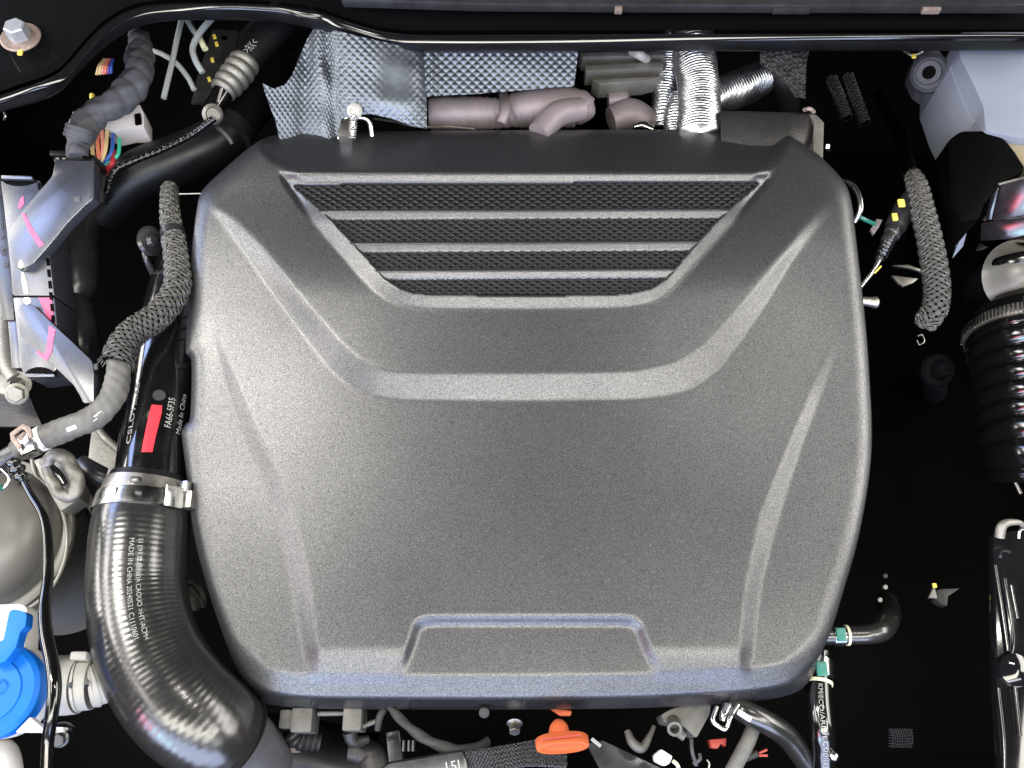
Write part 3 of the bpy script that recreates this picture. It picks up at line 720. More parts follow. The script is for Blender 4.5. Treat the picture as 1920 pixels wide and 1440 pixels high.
for lab, pts, r in (('straight pale tube slanting down beside the metal tag', [(345, 20, -0.045), (335, 60, -0.045), (322, 120, -0.045), (307, 184, -0.05)], 5.2),
                    ('curved pale tube running from the conduit to the metal tag foot', [(284, 94, -0.055), (305, 102, -0.05), (330, 118, -0.05), (352, 145, -0.052), (364, 168, -0.055)], 5.0),
                    ('bent pale tube hooking beside the metal tag top', [(398, 34, -0.04), (376, 60, -0.04), (362, 88, -0.042), (366, 112, -0.044), (380, 136, -0.05)], 6.0),
                    ('short pale tube with yellow end under the cowl rail', [(350, 34, -0.05), (362, 56, -0.05), (370, 66, -0.05)], 5.5)):
    t = thing('vacuum_tube', lab, 'tube', 'pale thin tubes')
    tube('hose', path(pts, r), M['tube'], t, 14)
    if 'yellow' in lab: tube('end_sleeve', path([(370, 64, -0.05), (385, 92, -0.052)], 5.8), M['cream'], t, 12)
tg = thing('metal_tag', 'dull metal tag plate with yellow dabs behind the pale tubes', 'tag')
prism('plate', [(398, 55), (448, 56), (440, 100), (418, 150), (398, 190), (358, 194), (368, 150), (384, 100)], -0.062, 0.003, M['dark_alu'], tg)
for u, v in ((402, 68), (398, 112), (392, 148), (406, 82)): pbox('paint_dab', u, v, -0.0600, 6, 12, 0.001, M['yellow'], tg, rot=-20)
p = P(421, 72, -0.061); lathe('hole_ring', p, (0, 0, 1), [(0, 0.003), (0.0008, 0.003), (0.0008, 0.002), (0, 0.002)], M['bay'], tg, 14)
bh = thing('crimped_hose', 'black pressure hose with a ribbed silver crimp ferrule', 'hose')
g = path([(560, 10, -0.03, 27), (512, 60, -0.03, 27), (470, 104, -0.03, 26), (455, 120, -0.03, 25)], m=10); tube('rubber_hose', g, M['matt_rubber'], bh, 24)
text_on_tube('print', g, '>RK<', 112, 0.016, 0.012, 0.15, -1, M['dimprint'], bh)
g = path([(462, 112, -0.03, 25), (452, 128, -0.03, 27), (435, 150, -0.03, 26), (420, 168, -0.03, 23), (415, 174, -0.03, 18)], ds=0.0007)
tube('ferrule', g, M['alu'], bh, 32, rings(0.0098, 0.0034, 0.6))
g = path([(425, 164, -0.03, 20), (404, 196, -0.032, 20), (396, 210, -0.034, 20)], m=8); tube('collar', g, M['gloss_pipe'], bh, 24)
g = path([(408, 192, -0.015, 3), (416, 166, -0.012, 3)], m=4); tube('seam', g, M['dull_steel'], bh, 8)
p = P(398, 214, -0.02); lathe('sealing_ring', p, (0.45, -0.6, 0.6), [(0, 0.007), (0.002, 0.0098), (0.004, 0.007), (0.002, 0.0055)], M['alu'], bh, 24)
sp = thing('thin_conduit', 'thin black ribbed conduit curving across the wide black duct', 'conduit')
g = path([(402, 222, -0.012), (360, 252, -0.012), (300, 282, -0.016), (250, 302, -0.02), (214, 322, -0.028), (200, 360, -0.04)], 6.5, ds=0.0005); tube('sleeve', g, M['gloss_pipe'], sp, 20, rings(0.0022, 0.0011))
dk = thing('air_duct', 'wide black air duct disappearing under the rear left of the cover', 'duct')
g = path([(520, 120, -0.10, 40), (460, 210, -0.075, 42), (410, 262, -0.07, 44), (330, 300, -0.07, 46), (250, 335, -0.075, 46), (190, 400, -0.10, 44)], m=10); tube('duct', g, M['plastic'], dk, 32)
g = path([(438, 232, -0.06, 46), (428, 245, -0.06, 47)], m=5); tube('cuff', g, M['matt_rubber'], dk, 28)
g = path([(408, 238, -0.02, 5), (424, 252, -0.02, 6), (436, 270, -0.025, 4)], m=6); tube('flange_tab', g, M['dark_alu'], dk, 10)
g = path([(480, 100, -0.11, 44), (520, 60, -0.12, 44), (570, 20, -0.12, 44)], m=8); tube('upper_duct', g, M['matt_rubber'], dk, 24)

# ------------------------------------------------------------------ left: control unit with two lever plugs
pE = P(60, 470, -0.035); nE = half(pE, LIGHTS['screen_blue'] + np.array((0, 0, 0)))
ecu = thing('control_unit', 'smooth dark engine control unit with two lever plugs on the left', 'control unit')
plate('base_upper', rounded([(2, 338), (74, 338), (78, 350), (102, 554), (24, 554), (20, 500)], 4), pE, nE, 0.03, M['ecu'], ecu, 0.0012)
plate('base_lower', rounded([(24, 557), (102, 557), (108, 620), (106, 692), (98, 700), (46, 706), (40, 690)], 4), pE, nE, 0.03, M['ecu'], ecu, 0.0012)
plate('side_flange', [(-30, 320), (0, 330), (19, 420), (24, 556), (26, 600), (6, 600), (-30, 420)], pE, nE, 0.02, M['satin'], ecu, lift=-0.004)
plate('side_channel', [(12, 570), (28, 568), (40, 690), (22, 690)], pE, nE, 0.02, M['ecu'], ecu, lift=-0.006)
lev1 = [(104, 300), (140, 301), (176, 302), (176, 372), (160, 384), (126, 418), (92, 460), (62, 494), (46, 503), (30, 502), (19, 490), (15, 450), (16, 432), (24, 418), (62, 372), (98, 330)]
l1 = plate('lever', rounded(lev1, 5, 3), pE, nE, 0.010, M['ecu'], ecu, 0.0012, lift=0.008)
plate('paint_mark', [(40, 398), (46, 400), (62, 430), (82, 458), (74, 464), (54, 434)], pE, nE, 0.0003, M['pink'], l1, 0, lift=0.0084)
plate('paint_dab', smoothpoly([(35, 492), (39, 487), (43, 493), (42, 502), (35, 502), (35, 492)], 3)[:-1], pE, nE, 0.0003, M['cream'], l1, 0, lift=0.0084)
plate('window', [(137, 369), (150, 367), (151, 378), (139, 379)], pE, nE, 0.0006, M['tape'], l1, 0.0002, lift=0.0086)
lev2 = [(30, 584), (38, 572), (52, 567), (64, 573), (100, 608), (150, 655), (172, 676), (176, 700), (176, 754), (156, 756), (150, 742), (138, 722), (90, 676), (44, 638), (36, 628)]
l2 = plate('lever', rounded(lev2, 5, 3), pE, nE, 0.010, M['ecu'], ecu, 0.0012, lift=0.007)
plate('paint_mark', [(92, 610), (104, 618), (100, 636), (97, 660), (88, 676), (80, 672), (67, 660), (71, 657), (82, 666), (87, 655), (90, 632)], pE, nE, 0.0003, M['pink'], l2, 0, lift=0.0074)
plate('window', [(171, 684), (182, 681), (183, 692), (173, 694)], pE, nE, 0.002, M['tape'], l2, 0.0003, lift=0.006)
plate('paint_mark', [(38, 372), (44, 368), (45, 382), (38, 392), (33, 388)], pE, nE, 0.0003, M['pink'], ecu, 0, lift=0.0004)
plate('paint_streak', [(41, 511), (44, 511), (50, 530), (53, 551), (45, 551), (40, 525)], pE, nE, 0.0003, M['cream'], ecu, 0, lift=0.0004)
plate('paint_streak', smoothpoly([(45, 558), (55, 558), (57, 566), (50, 571), (45, 566), (45, 558)], 3)[:-1], pE, nE, 0.0003, M['cream'], ecu, 0, lift=0.0076)
plate('paint_mark', [(72, 558), (96, 558), (100, 590), (104, 606), (96, 604), (84, 586)], pE, nE, 0.0003, M['pink'], ecu, 0, lift=0.0004)
for i in range(9):
    v = 462 + i * 21.5; u = 84 + i * 1.9
    if v > 600: u += 1
    plate('comb_slot', [(u, v), (u + 6, v), (u + 7.5, v + 14), (u + 1.5, v + 14)], pE, nE, 0.004, M['bay'], ecu, 0, lift=0.0006)
plate('comb_slot', [(70, 343), (75, 343), (76, 355), (71, 355)], pE, nE, 0.004, M['bay'], ecu, 0, lift=0.0006)
plate('latch', rounded([(2, 328), (60, 330), (60, 336), (2, 335)], 2), pE, nE, 0.006, M['ecu'], ecu, 0.0006, lift=0.004)
plate('latch', rounded([(47, 702), (102, 701), (102, 706), (47, 707)], 2), pE, nE, 0.006, M['ecu'], ecu, 0.0006, lift=0.004)
plate('latch_recess', smoothpoly([(2, 338), (14, 345), (36, 348), (56, 345), (66, 338), (2, 338)], 4)[:-1], pE, nE, 0.004, M['bay'], ecu, 0, lift=0.0007)
plate('latch_recess', smoothpoly([(46, 700), (56, 692), (72, 688), (90, 691), (100, 700), (46, 700)], 4)[:-1], pE, nE, 0.004, M['bay'], ecu, 0, lift=0.0007)
def icon(segs, w=1.0):
    V = []; F = []
    for (a, b) in segs:
        a = np.array(a, float); b = np.array(b, float); d = unit(np.append(b - a, 0))[:2]; q = np.array((-d[1], d[0])) * w
        k = len(V); V += [a + q, b + q, b - q, a - q]; F.append((k, k + 1, k + 2, k + 3))
    W = PN([v[0] for v in V], [v[1] for v in V], pE + nE * (-0.0036), nE); W = [w_ + nE * 0.00003 * i for i, w_ in enumerate(W)]
    mk('moulded_symbol', W, F, M['tape'], ecu, smooth=False)
sn = []
for a in range(6):
    c, s_ = math.cos(a * math.pi / 3 + .2), math.sin(a * math.pi / 3 + .2)
    sn.append(((7, 471), (7 + 7 * c, 471 + 8 * s_)))
    sn.append(((7 + 4.4 * c, 471 + 5 * s_), (7 + 6.4 * c - 2.2 * s_, 471 + 7 * s_ + 2.2 * c))); sn.append(((7 + 4.4 * c, 471 + 5 * s_), (7 + 6.4 * c + 2.2 * s_, 471 + 7 * s_ - 2.2 * c)))
icon(sn, 0.7)
icon([((1, 440), (8, 440)), ((8, 440), (8, 447)), ((8, 447), (1, 447)), ((1, 447), (1, 440)), ((2, 446), (4.5, 441)), ((4.5, 441), (7, 446))], 0.7)
icon([((8, 493), (15, 493)), ((8, 496), (15, 496)), ((8, 493), (8, 500)), ((15, 493), (15, 500)), ((8, 500), (15, 500)), ((9, 498), (14, 498))], 0.7)
icon([((0, 398), (3, 404)), ((0, 410), (4, 410)), ((4, 410), (4, 416)), ((0, 420), (5, 420)), ((5, 420), (5, 428)), ((0, 428), (5, 428)), ((2, 418), (2, 428))], 0.7)
for lab, pts in (('upper', [(140, 392, -0.085, 40), (140, 470, -0.085, 42), (140, 540, -0.088, 38), (140, 548, -0.09, 20)]), ('lower', [(140, 556, -0.092, 20), (138, 575, -0.09, 34), (146, 640, -0.09, 40), (150, 700, -0.10, 38)])):
    tube('plug_boot', path(pts, m=8), M['satin'], ecu, 28)
plate('plug_collar', [(93, 282), (160, 283), (160, 292), (93, 291)], pE, nE, 0.016, M['plastic'], ecu, lift=0.006)
plate('plug_neck', [(100, 291), (176, 290), (178, 304), (101, 304)], pE, nE, 0.02, M['plastic'], ecu, lift=0.0)
for u in (104, 116, 128, 138): plate('neck_ridge', [(u, 293), (u + 7, 293), (u + 7, 298), (u, 298)], pE, nE, 0.002, M['alu'], ecu, 0.0002, lift=0.002)
cb = thing('casting_arm', 'pale cast bracket arm ending in a bolt beside the control unit', 'bracket')
g = path([(-10, 380, -0.07, 12), (4, 480, -0.065, 13), (8, 600, -0.06, 14), (14, 680, -0.055, 16), (30, 712, -0.055, 16)], m=8); tube('arm', g, M['alu'], cb, 16)
p = P(32, 738, -0.05); hexbolt(cb, p, (0.3, -0.5, 0.8), 0.0072, M['alu'], None, name='bolt_head')
lathe('eye', P(36, 718, -0.06), (0.3, -0.5, 0.8), [(0, 0.011), (0.006, 0.011), (0.006, 0.006), (0, 0.006)], M['alu'], cb, 20)
pbox('foot', 6, 720, -0.06, 50, 40, 0.02, M['alu'], cb, rot=10, bevel=0.003)
wp = thing('wall_panel', 'dull grey sheet panel under the pale bracket arm', 'panel')
prism('sheet', [(-20, 745), (56, 745), (80, 800), (-20, 800)], -0.10, 0.004, M['dark_alu'], wp)
for u, v in ((80, 372), (340, 372), (8, 218)):
    t = thing('small_stud', {80: 'tiny bright stud beside the lever plug top', 340: 'tiny metal strip lying behind the braided harness top', 8: 'tiny bright stud under the cowl rail curve'}[u], 'stud')
    g = path([(u, v - 6, -0.06), (u + 3, v, -0.055), (u, v + 6, -0.06)] if u != 340 else [(318, 364, -0.06), (380, 363, -0.06)], 2.4 if u != 340 else 1.4); tube('stud', g, M['dull_steel'], t, 8)

# ------------------------------------------------------------------ left: braided harness, grey hose, charge pipe
hs = thing('braided_harness', 'long braided harness sleeve beside the left edge of the cover', 'harness')
g = path([(318, 352, -0.03, 14), (319, 400, -0.016, 17), (326, 450, -0.012, 20), (332, 500, -0.010, 22), (330, 545, -0.009, 24), (298, 590, -0.008, 25), (252, 622, -0.008, 26), (230, 650, -0.009, 27), (220, 680, -0.010, 29)], ds=0.00055)
braid('braid', g, M['braid'], hs, 9, 0.040)
tube('inner_cables', g, M['bay'], hs, 24, grow=-0.0012)
s1 = g.s[-1]
for i in range(26):
    th = i / 26 * 2 * math.pi; X = on_tube(g, s1 - 0.001, th); Y = on_tube(g, s1, th, 0.001 + 0.0015 * rng.random()) + at_s(g, s1)[1] * (0.001 + 0.003 * rng.random())
    q = finish(np.array([X, (X + Y) / 2, Y]), np.array([0.0005, 0.0004, 0.0003])); tube('frayed_strand', q, M['braid'], hs, 5)
zt = thing('cable_tie', 'black cable tie clip holding the braided harness to its bracket', 'cable tie')
s = s_at_v(g, 438); tube('strap', g, M['satin'], zt, 32, grow=0.0016, s0=s - 0.003, s1=s + 0.003)
pbox('lock', 308, 447, -0.006, 14, 18, 0.008, M['satin'], zt, rot=-10)
p = P(283, 452, -0.02); lathe('disc', p, (0.8, -0.2, 0.55), [(-0.003, 0.012), (0.0, 0.0135), (0.002, 0.011), (0.002, 0.006), (0.006, 0.004)], M['satin'], zt, 24)
g2 = path([(270, 440, -0.03, 5), (273, 480, -0.03, 6), (290, 520, -0.05, 6)], m=6); tube('bracket_arm', g2, M['satin'], zt, 12)
gh = thing('grey_hose', 'matt grey rubber hose curving out of the braided sleeve to a spring clamp', 'hose')
gp = path([(222, 668, -0.011, 20), (222, 700, -0.012, 22), (212, 742, -0.014, 23), (180, 780, -0.016, 23), (130, 802, -0.018, 23), (80, 822, -0.02, 23), (30, 846, -0.022, 21)], ds=0.0015)
tube('hose', gp, M['grey_hose'], gh, 40, lambda s, th, r: 0.0006 * np.sin(th * 4 + s * 300) * np.sin(s * 520))
for u, v in ((172, 774), (122, 803)):
    q = P(u, v, 0.0); i = int(np.argmin(np.linalg.norm(gp.X - q, axis=1))); 
    strip_pts = [on_tube(gp, gp.s[i] + ds_, t_ - 0.1, 0.0003) for ds_, t_ in ((-0.004, -0.16), (-0.004, 0.16), (0.004, 0.16), (0.004, -0.16))]
    mk('paint_dab', strip_pts, [(0, 1, 2, 3)], M['print'], gh, smooth=False)
k = len(gp.s) - 1
def near_s(g, u):
    q = g.X - CAM; uu = 960 + FPX * q[:, 0] / (q @ FWD); return float(g.s[np.argmin(np.abs(uu - u))])
tube('end_stripe', gp, M['print'], gh, 32, grow=0.0005, s0=near_s(gp, 84), s1=near_s(gp, 74))
sc = thing('spring_clamp', 'tan steel spring clamp with square window tab on the grey hose', 'clamp')
tube('band', gp, M['dull_steel'], sc, 32, grow=0.0014, s0=near_s(gp, 66), s1=near_s(gp, 44))
for poly in ([(18, 812), (42, 794), (56, 800), (62, 818), (54, 822), (46, 806), (40, 804), (26, 816), (40, 836), (34, 842), (20, 826)],):
    prism('tab', poly, 0.008, 0.0022, M['rust'], sc)
prism('tongue', [(30, 820), (44, 808), (48, 812), (38, 826)], 0.006, 0.0016, M['rust'], sc)
pq = P(36, 838, -0.004); pbox('pinch_block', 50, 838, 0.004, 26, 22, 0.008, M['steel'], sc, rot=-25)
fq = thing('quick_fitting', 'black quick fitting joining the grey hose to a thin shiny tube', 'fitting')
g = path([(34, 845, -0.022, 18), (12, 858, -0.024, 18), (-20, 880, -0.026, 18)], m=8); tube('body', g, M['satin'], fq, 24)
g = path([(22, 862, -0.012, 9), (32, 880, -0.012, 12), (38, 892, -0.012, 10), (44, 905, -0.012, 8)], ds=0.0008); tube('barb', g, M['gloss_pipe'], fq, 20, rings(0.007, 0.003))
g = path([(4, 880, -0.015), (18, 896, -0.012), (10, 912, -0.014), (-4, 918, -0.016)], 3.5); tube('wire_clip', g, M['steel'], fq, 10)
g = path([(-4, 916, -0.014), (3, 914, -0.013)], 6); tube('release_button', g, M['green'], fq, 12)
tt = thing('thin_fuel_tube', 'thin glossy black tube running down over the tank rim and white neck', 'tube')
g = path([(40, 894, -0.012, 6), (58, 928, -0.008, 7), (80, 965, -0.004, 8), (89, 1010, -0.002, 9), (90, 1080, 0.0, 10), (84, 1135, 0.004, 11), (86, 1185, 0.008, 12), (97, 1240, 0.012, 13), (102, 1290, 0.014, 13), (97, 1340, 0.012, 12), (90, 1390, 0.006, 11), (87, 1460, 0.0, 11)], m=12)
tube('tube', g, M['gloss_pipe'], tt, 24)

cp = thing('charge_pipe', 'glossy black charge pipe with red marker stripe beside the cover', 'pipe')
gc = path([(352, 470, -0.062, 50), (333, 560, -0.060, 56), (318, 640, -0.058, 60), (304, 740, -0.056, 62), (290, 830, -0.054, 63), (281, 905, -0.052, 64)], ds=0.003)
tube('pipe', gc, M['gloss_pipe'], cp, 64)
strip_on_tube('marker_stripe', gc, [(786, 0.10, 0.0040), (800, 0.10, 0.0046), (815, 0.12, 0.0045), (830, 0.13, 0.0044), (845, 0.15, 0.0042), (860, 0.16, 0.0042), (874, 0.17, 0.0041)], M['redpaint'], cp)
text_on_tube('print', gc, 'Made In China', 830, 0.037, 0.0068, -0.72, -1, M['dimprint'], cp)
text_on_tube('print', gc, 'FA66-5F35', 820, 0.027, 0.0078, -0.38, -1, M['dimprint'], cp)
text_on_tube('print', gc, 'CSLU1::::5S', 852, 0.055, 0.0060, 0.70, -1, M['dimprint'], cp)
def disc_on(g, v, th, rad, mt, h):
    s = s_at_v(g, v); r = at_s(g, s)[4]
    V = [on_tube(g, s, th, h)] + [on_tube(g, s + rad * math.sin(a), th + rad * math.cos(a) / r, h) for a in np.linspace(0, 2 * math.pi, 20, endpoint=False)]
    return mk('date_stamp', V, [(0, 1 + i, 1 + (i + 1) % 20) for i in range(20)], mt, cp)
disc_on(gc, 770, 0.08, 0.0050, M['dim_cloth'], 0.00035); disc_on(gc, 801, 0.16, 0.0050, M['dim_cloth'], 0.00025)
pbox('guide_tab', 252, 898, -0.004, 18, 12, 0.006, M['satin'], cp)
ch = thing('charge_hose', 'wide finely ribbed black rubber hose curving under the cover corner', 'hose')
gH = path([(268, 945, -0.055, 82), (263, 985, -0.052, 87), (257, 1050, -0.05, 88), (256, 1110, -0.05, 89), (266, 1180, -0.05, 92), (292, 1252, -0.052, 96), (338, 1318, -0.056, 98), (392, 1366, -0.066, 95), (424, 1392, -0.080, 90)], ds=0.0007)
hz = lambda s, th, r: 0.000045 * np.sin(2 * math.pi * s / 0.0042 + 0.8 * np.sin(th * 4)) * sstep(0.012, 0.03, s) + 0.0004 * np.sin(th * 3)
tube('hose', gH, M['rubber'], ch, 96, hz, sharp=60)
tube('end_lip', gH, M['matt_rubber'], ch, 64, grow=0.0016, s0=gH.s[-1] - 0.004, s1=gH.s[-1])
text_on_tube('print', gH, '1119132ABN03A CAOUO >HT-ACM<', 1038, 0.078, 0.0050, 0.0, 1, M['dimprint'], ch, 0.0006)
text_on_tube('print', gH, 'MADE IN CHINA 20240521 C1110601', 1036, 0.075, 0.0050, 0.165, 1, M['dimprint'], ch, 0.0006)
g = path([(424, 1390, -0.082, 76), (455, 1412, -0.10, 74), (480, 1450, -0.12, 72)], m=8); tube('pipe_stub', g, M['tape'], ch, 40)
bc = thing('band_clamp', 'wide polished steel band clamp where the black pipe meets the rubber hose', 'clamp')
gB = path([(281, 893, -0.052, 66), (274, 930, -0.053, 77), (268, 975, -0.054, 86)], ds=0.001)
for nm, va, vb, gr, mt in (('collar', 893, 904, 0.001, M['plastic']), ('upper_band', 904, 930, 0.002, M['dull_steel']), ('steel_band', 931, 962, 0.0036, M['steel'])):
    tube(nm, gB, mt, bc, 64, grow=gr, s0=s_at_v(gB, va), s1=s_at_v(gB, vb))
def clampbit(v, th, sz, mt, nm, h=0.005):
    s = s_at_v(gB, v); X, T, N, B, r = at_s(gB, s); c = X + (r + h) * (math.cos(th) * N + math.sin(th) * B); e = math.cos(th) * N + math.sin(th) * B
    return box(nm, c, (T, np.cross(T, e), e), sz, mt, bc)
clampbit(918, -0.80, (0.0045, 0.003, 0.004), M['steel'], 'screw_head', 0.006)
clampbit(946, -0.55, (0.0085, 0.008, 0.0008), M['steel'], 'overlap_plate', 0.0042)
clampbit(946, -0.98, (0.007, 0.007, 0.004), M['dull_steel'], 'hook', 0.006)
clampbit(946, 0.62, (0.006, 0.0009, 0.0005), M['dull_steel'], 'crimp', 0.0041)

# ------------------------------------------------------------------ left: tank, castings, washer filler
tk = thing('round_tank', 'taupe round tank with a stepped rim behind the thin black tube', 'tank')
p = P(-14, 1012, -0.085); s = pxs(p)
prof = [(-0.14, 145 * s), (-0.004, 146 * s), (0.0, 152 * s), (0.003, 154 * s), (0.006, 152 * s), (0.007, 143 * s)]
lathe('rim', p, (0.02, -0.05, 1), prof + [(0.007, 10 * s)], M['tank_rim'], tk, 80, sharp=50)
lathe('dome', p, (0.02, -0.05, 1), [(0.004, 136 * s), (0.012, 134 * s)] + [(0.012 + 0.040 * math.sin(a), 130 * s * math.cos(a)) for a in np.linspace(0.05, math.pi / 2, 14)], M['tank'], tk, 80, sharp=70)
g = path([(60, 862, -0.074, 4)] + [(-14 + 140 * math.cos(a), 1012 + 150 * math.sin(a) * 0.98, -0.074, 4) for a in np.linspace(-0.95, 1.1, 14)], m=4); tube('bead', g, M['tank_rim'], tk, 10)
lg = thing('cast_lug', 'pale cast aluminium loop lug beside the tank rim', 'casting')
g = path([(84, 872, -0.05, 11), (100, 854, -0.045, 12), (122, 858, -0.045, 13), (138, 882, -0.046, 13), (146, 908, -0.048, 13), (134, 930, -0.05, 12), (114, 926, -0.05, 11), (100, 905, -0.05, 10), (86, 876, -0.05, 9)], m=8); tube('loop', g, M['alu'], lg, 20, lambda s, th, r: 0.0008 * np.sin(s * 420) * np.sin(th * 2))
prism('web', [(60, 862), (100, 850), (150, 905), (150, 935), (112, 960), (95, 930)], -0.065, 0.02, M['alu'], lg, bevel=0.003)
g = path([(96, 876, -0.05, 7), (112, 892, -0.05, 7), (122, 908, -0.05, 6)], m=6); tube('bore', g, M['gloss_pipe'], lg, 12)
am = thing('cast_mount', 'rough cast aluminium mount behind the charge pipe', 'casting')
prism('plate', [(170, 806), (196, 806), (214, 830), (226, 850), (218, 895), (196, 930), (180, 912), (160, 890)], -0.10, 0.03, M['alu'], am, bevel=0.003)
prism('foot', [(140, 920), (170, 925), (196, 960), (184, 985), (160, 950)], -0.10, 0.03, M['alu'], am, bevel=0.003)
g = path([(150, 868, -0.085, 16), (178, 888, -0.085, 20), (205, 900, -0.09, 18)], m=8); tube('rubber_bush', g, M['satin'], am, 20)
g = path([(182, 800, -0.08, 7), (198, 822, -0.075, 8), (226, 846, -0.08, 8)], m=8); tube('rib', g, M['alu'], am, 14)
pbox('clip', 204, 892, -0.07, 10, 34, 0.01, M['ivory'], am, rot=5)
wf = thing('washer_filler', 'white washer filler neck with ribbed tube and bright blue cap', 'filler neck')
g = path([(40, 1288, -0.055, 60), (92, 1286, -0.055, 56), (112, 1285, -0.055, 54), (130, 1284, -0.055, 54), (150, 1283, -0.055, 52), (151, 1283, -0.055, 48), (174, 1281, -0.056, 47), (176, 1281, -0.056, 43), (200, 1276, -0.058, 40), (235, 1266, -0.062, 36)], m=5)
tube('neck', g, M['ivory'], wf, 48, sharp=30)
pbox('moulded_lug', 146, 1229, -0.035, 32, 16, 0.012, M['ivory'], wf, bevel=0.002)
p = P(8, 1294, -0.036); s = pxs(p); lathe('flange', p, (0.1, 0, 1), [(-0.012, 84 * s), (0.0, 86 * s), (0.002, 84 * s), (0.002, 40 * s)], M['white'], wf, 60)
prism('back_block', rounded([(-20, 1134), (40, 1132), (51, 1140), (46, 1216), (-20, 1222)], 5), -0.02, 0.02, M['white'], wf, bevel=0.002)
prism('tube_clip', [(28, 1373), (56, 1344), (82, 1366), (103, 1366), (104, 1374)], -0.01, 0.008, M['white'], wf, bevel=0.0008)
pbox('clip_tip', 111, 1368, -0.012, 14, 9, 0.005, M['white'], wf)
p = P(-10, 1296, -0.018); s = pxs(p)
bcap = lathe('cap', p, (0.06, -0.02, 1), [(-0.012, 84 * s), (0.0, 88 * s), (0.004, 86 * s), (0.0065, 78 * s), (0.0072, 58 * s), (0.0085, 56 * s), (0.0088, 0)], M['blue'], wf, 72, sharp=28)
bcap['label'] = 'bright blue screw cap with a raised lever handle'
prism('handle', rounded([(17, 1146), (26, 1142), (46, 1147), (50, 1152), (48, 1174), (38, 1184), (30, 1214), (10, 1240), (-20, 1250), (-20, 1210), (6, 1200), (10, 1180)], 4), 0.002, 0.010, M['blue'], bcap, bevel=0.0015)
g = path([(-8, 1288, -0.0085, 1.2), (4, 1274, -0.0085, 1.2), (12, 1286, -0.0085, 1.2), (-4, 1302, -0.0085, 1.2), (-10, 1290, -0.0085, 1.2)], m=2); tube('moulded_mark', g, M['blue'], bcap, 6)
g = path([(-20, 1420, -0.05, 24), (4, 1412, -0.05, 26), (14, 1440, -0.055, 26), (16, 1480, -0.06, 26)], m=6)
wh = thing('white_hose', 'white hose end below the blue cap', 'hose'); tube('hose', g, M['ivory'], wh, 24)
bl = thing('tube_bolt', 'black bolt and bush below the white neck clip', 'bolt')
g = path([(100, 1372, -0.03, 12), (118, 1368, -0.03, 14), (132, 1372, -0.035, 12)], m=6); tube('bush', g, M['gloss_pipe'], bl, 18)
hexbolt(bl, P(112, 1384, -0.022), (0.2, -0.4, 1), 0.005, M['satin'], name='bolt_head')

# ------------------------------------------------------------------ upper right: tank, fitting, air box, intake bellows
rt = thing('coolant_tank', 'frosted white coolant tank in the rear right corner', 'tank')
prism('body', rounded([(1799, 60), (1960, 60), (1960, 262), (1900, 256), (1848, 244), (1844, 200), (1822, 150), (1799, 104)], 8), 0.004, 0.09, M['frost'], rt, bevel=0.008)
prism('side_wall', rounded([(1780, 124), (1799, 106), (1822, 152), (1844, 202), (1847, 246), (1818, 218), (1800, 180)], 6), -0.012, 0.07, M['frost'], rt, bevel=0.005)
prism('lower_body', rounded([(1846, 240), (1960, 236), (1960, 345), (1925, 318), (1900, 284), (1885, 264)], 6), -0.006, 0.08, M['amber'], rt, bevel=0.006)
ft = thing('pipe_fitting', 'grey metal pipe fitting with round bore beside the coolant tank', 'fitting')
p = P(1742, 136, -0.03); ax = unit(CAM - p + np.array((-0.1, 0.1, 0.0)))
s = pxs(p)
lathe('body', p - ax * 0.02, ax, [(-0.02, 30 * s), (0.0, 36 * s), (0.012, 35 * s), (0.016, 28 * s), (0.016, 22 * s), (0.021, 21 * s), (0.021, 12 * s), (0.010, 11 * s), (0.010, 0)], M['tape'], ft, 36, sharp=30)
lathe('bore', p - ax * 0.0, ax, [(-0.006, 10 * s), (0.0012, 11 * s), (0.0014, 0)], M['bay'], ft, 20)
g = path([(1735, 95, -0.04, 18), (1745, 120, -0.045, 24)], m=4); tube('neck', g, M['tape'], ft, 20)
prism('flange', rounded([(1716, 104), (1745, 132), (1800, 150), (1785, 184), (1755, 182), (1724, 160), (1710, 130)], 6), -0.065, 0.02, M['tape'], ft, bevel=0.002)
g = path([(1696, 95, -0.03), (1712, 104, -0.028), (1728, 98, -0.03)], 4); tube('ring', g, M['dull_steel'], ft, 10)
pbox('paint_dab', 1714, 104, -0.02, 8, 9, 0.002, M['yellow'], ft)
bc2 = thing('tank_shadow_cover', 'matt black cover shape standing for the shadow in front of the coolant tank', 'cover')
prism('shell', rounded([(1778, 262), (1800, 244), (1846, 243), (1884, 258), (1904, 282), (1926, 318), (1880, 342), (1850, 372), (1838, 410), (1800, 416), (1782, 380)], 10), 0.0, 0.10, M['bay'], bc2, bevel=0.006)  # near-black shape put in for the dark shadow area before the tank
for lab, pts in (('braided cable nearest the rear bracket in the dark corner', [(1560, 150, -0.06), (1572, 180, -0.055), (1588, 222, -0.06)]), ('braided cable running beside its twin in the dark corner', [(1590, 145, -0.06), (1604, 185, -0.054), (1622, 232, -0.06)])):
    t = thing('thin_braided_cable', lab, 'cable', 'thin braided cables'); g = path(pts, 11, ds=0.0008); tube('core', g, M['bay'], t, 14, grow=-0.001); braid('braid', g, M['plastic'], t, 6, 0.022, 0.0004, 0.3, 2)
ab = thing('air_box', 'glossy black air box edge above the intake duct', 'air box')
pA = P(1895, 380, -0.01); nA = half(pA, LIGHTS['sign_red'])
plate('lid_face', rounded([(1876, 346), (1960, 322), (1960, 396), (1920, 404), (1860, 414)], 3), pA, nA, 0.012, M['glossbox'], ab, 0.0012)
plate('lid_edge', [(1862, 350), (1875, 346), (1859, 414), (1846, 412)], pA, nA, 0.012, M['glossbox'], ab, 0.0015, lift=-0.001)
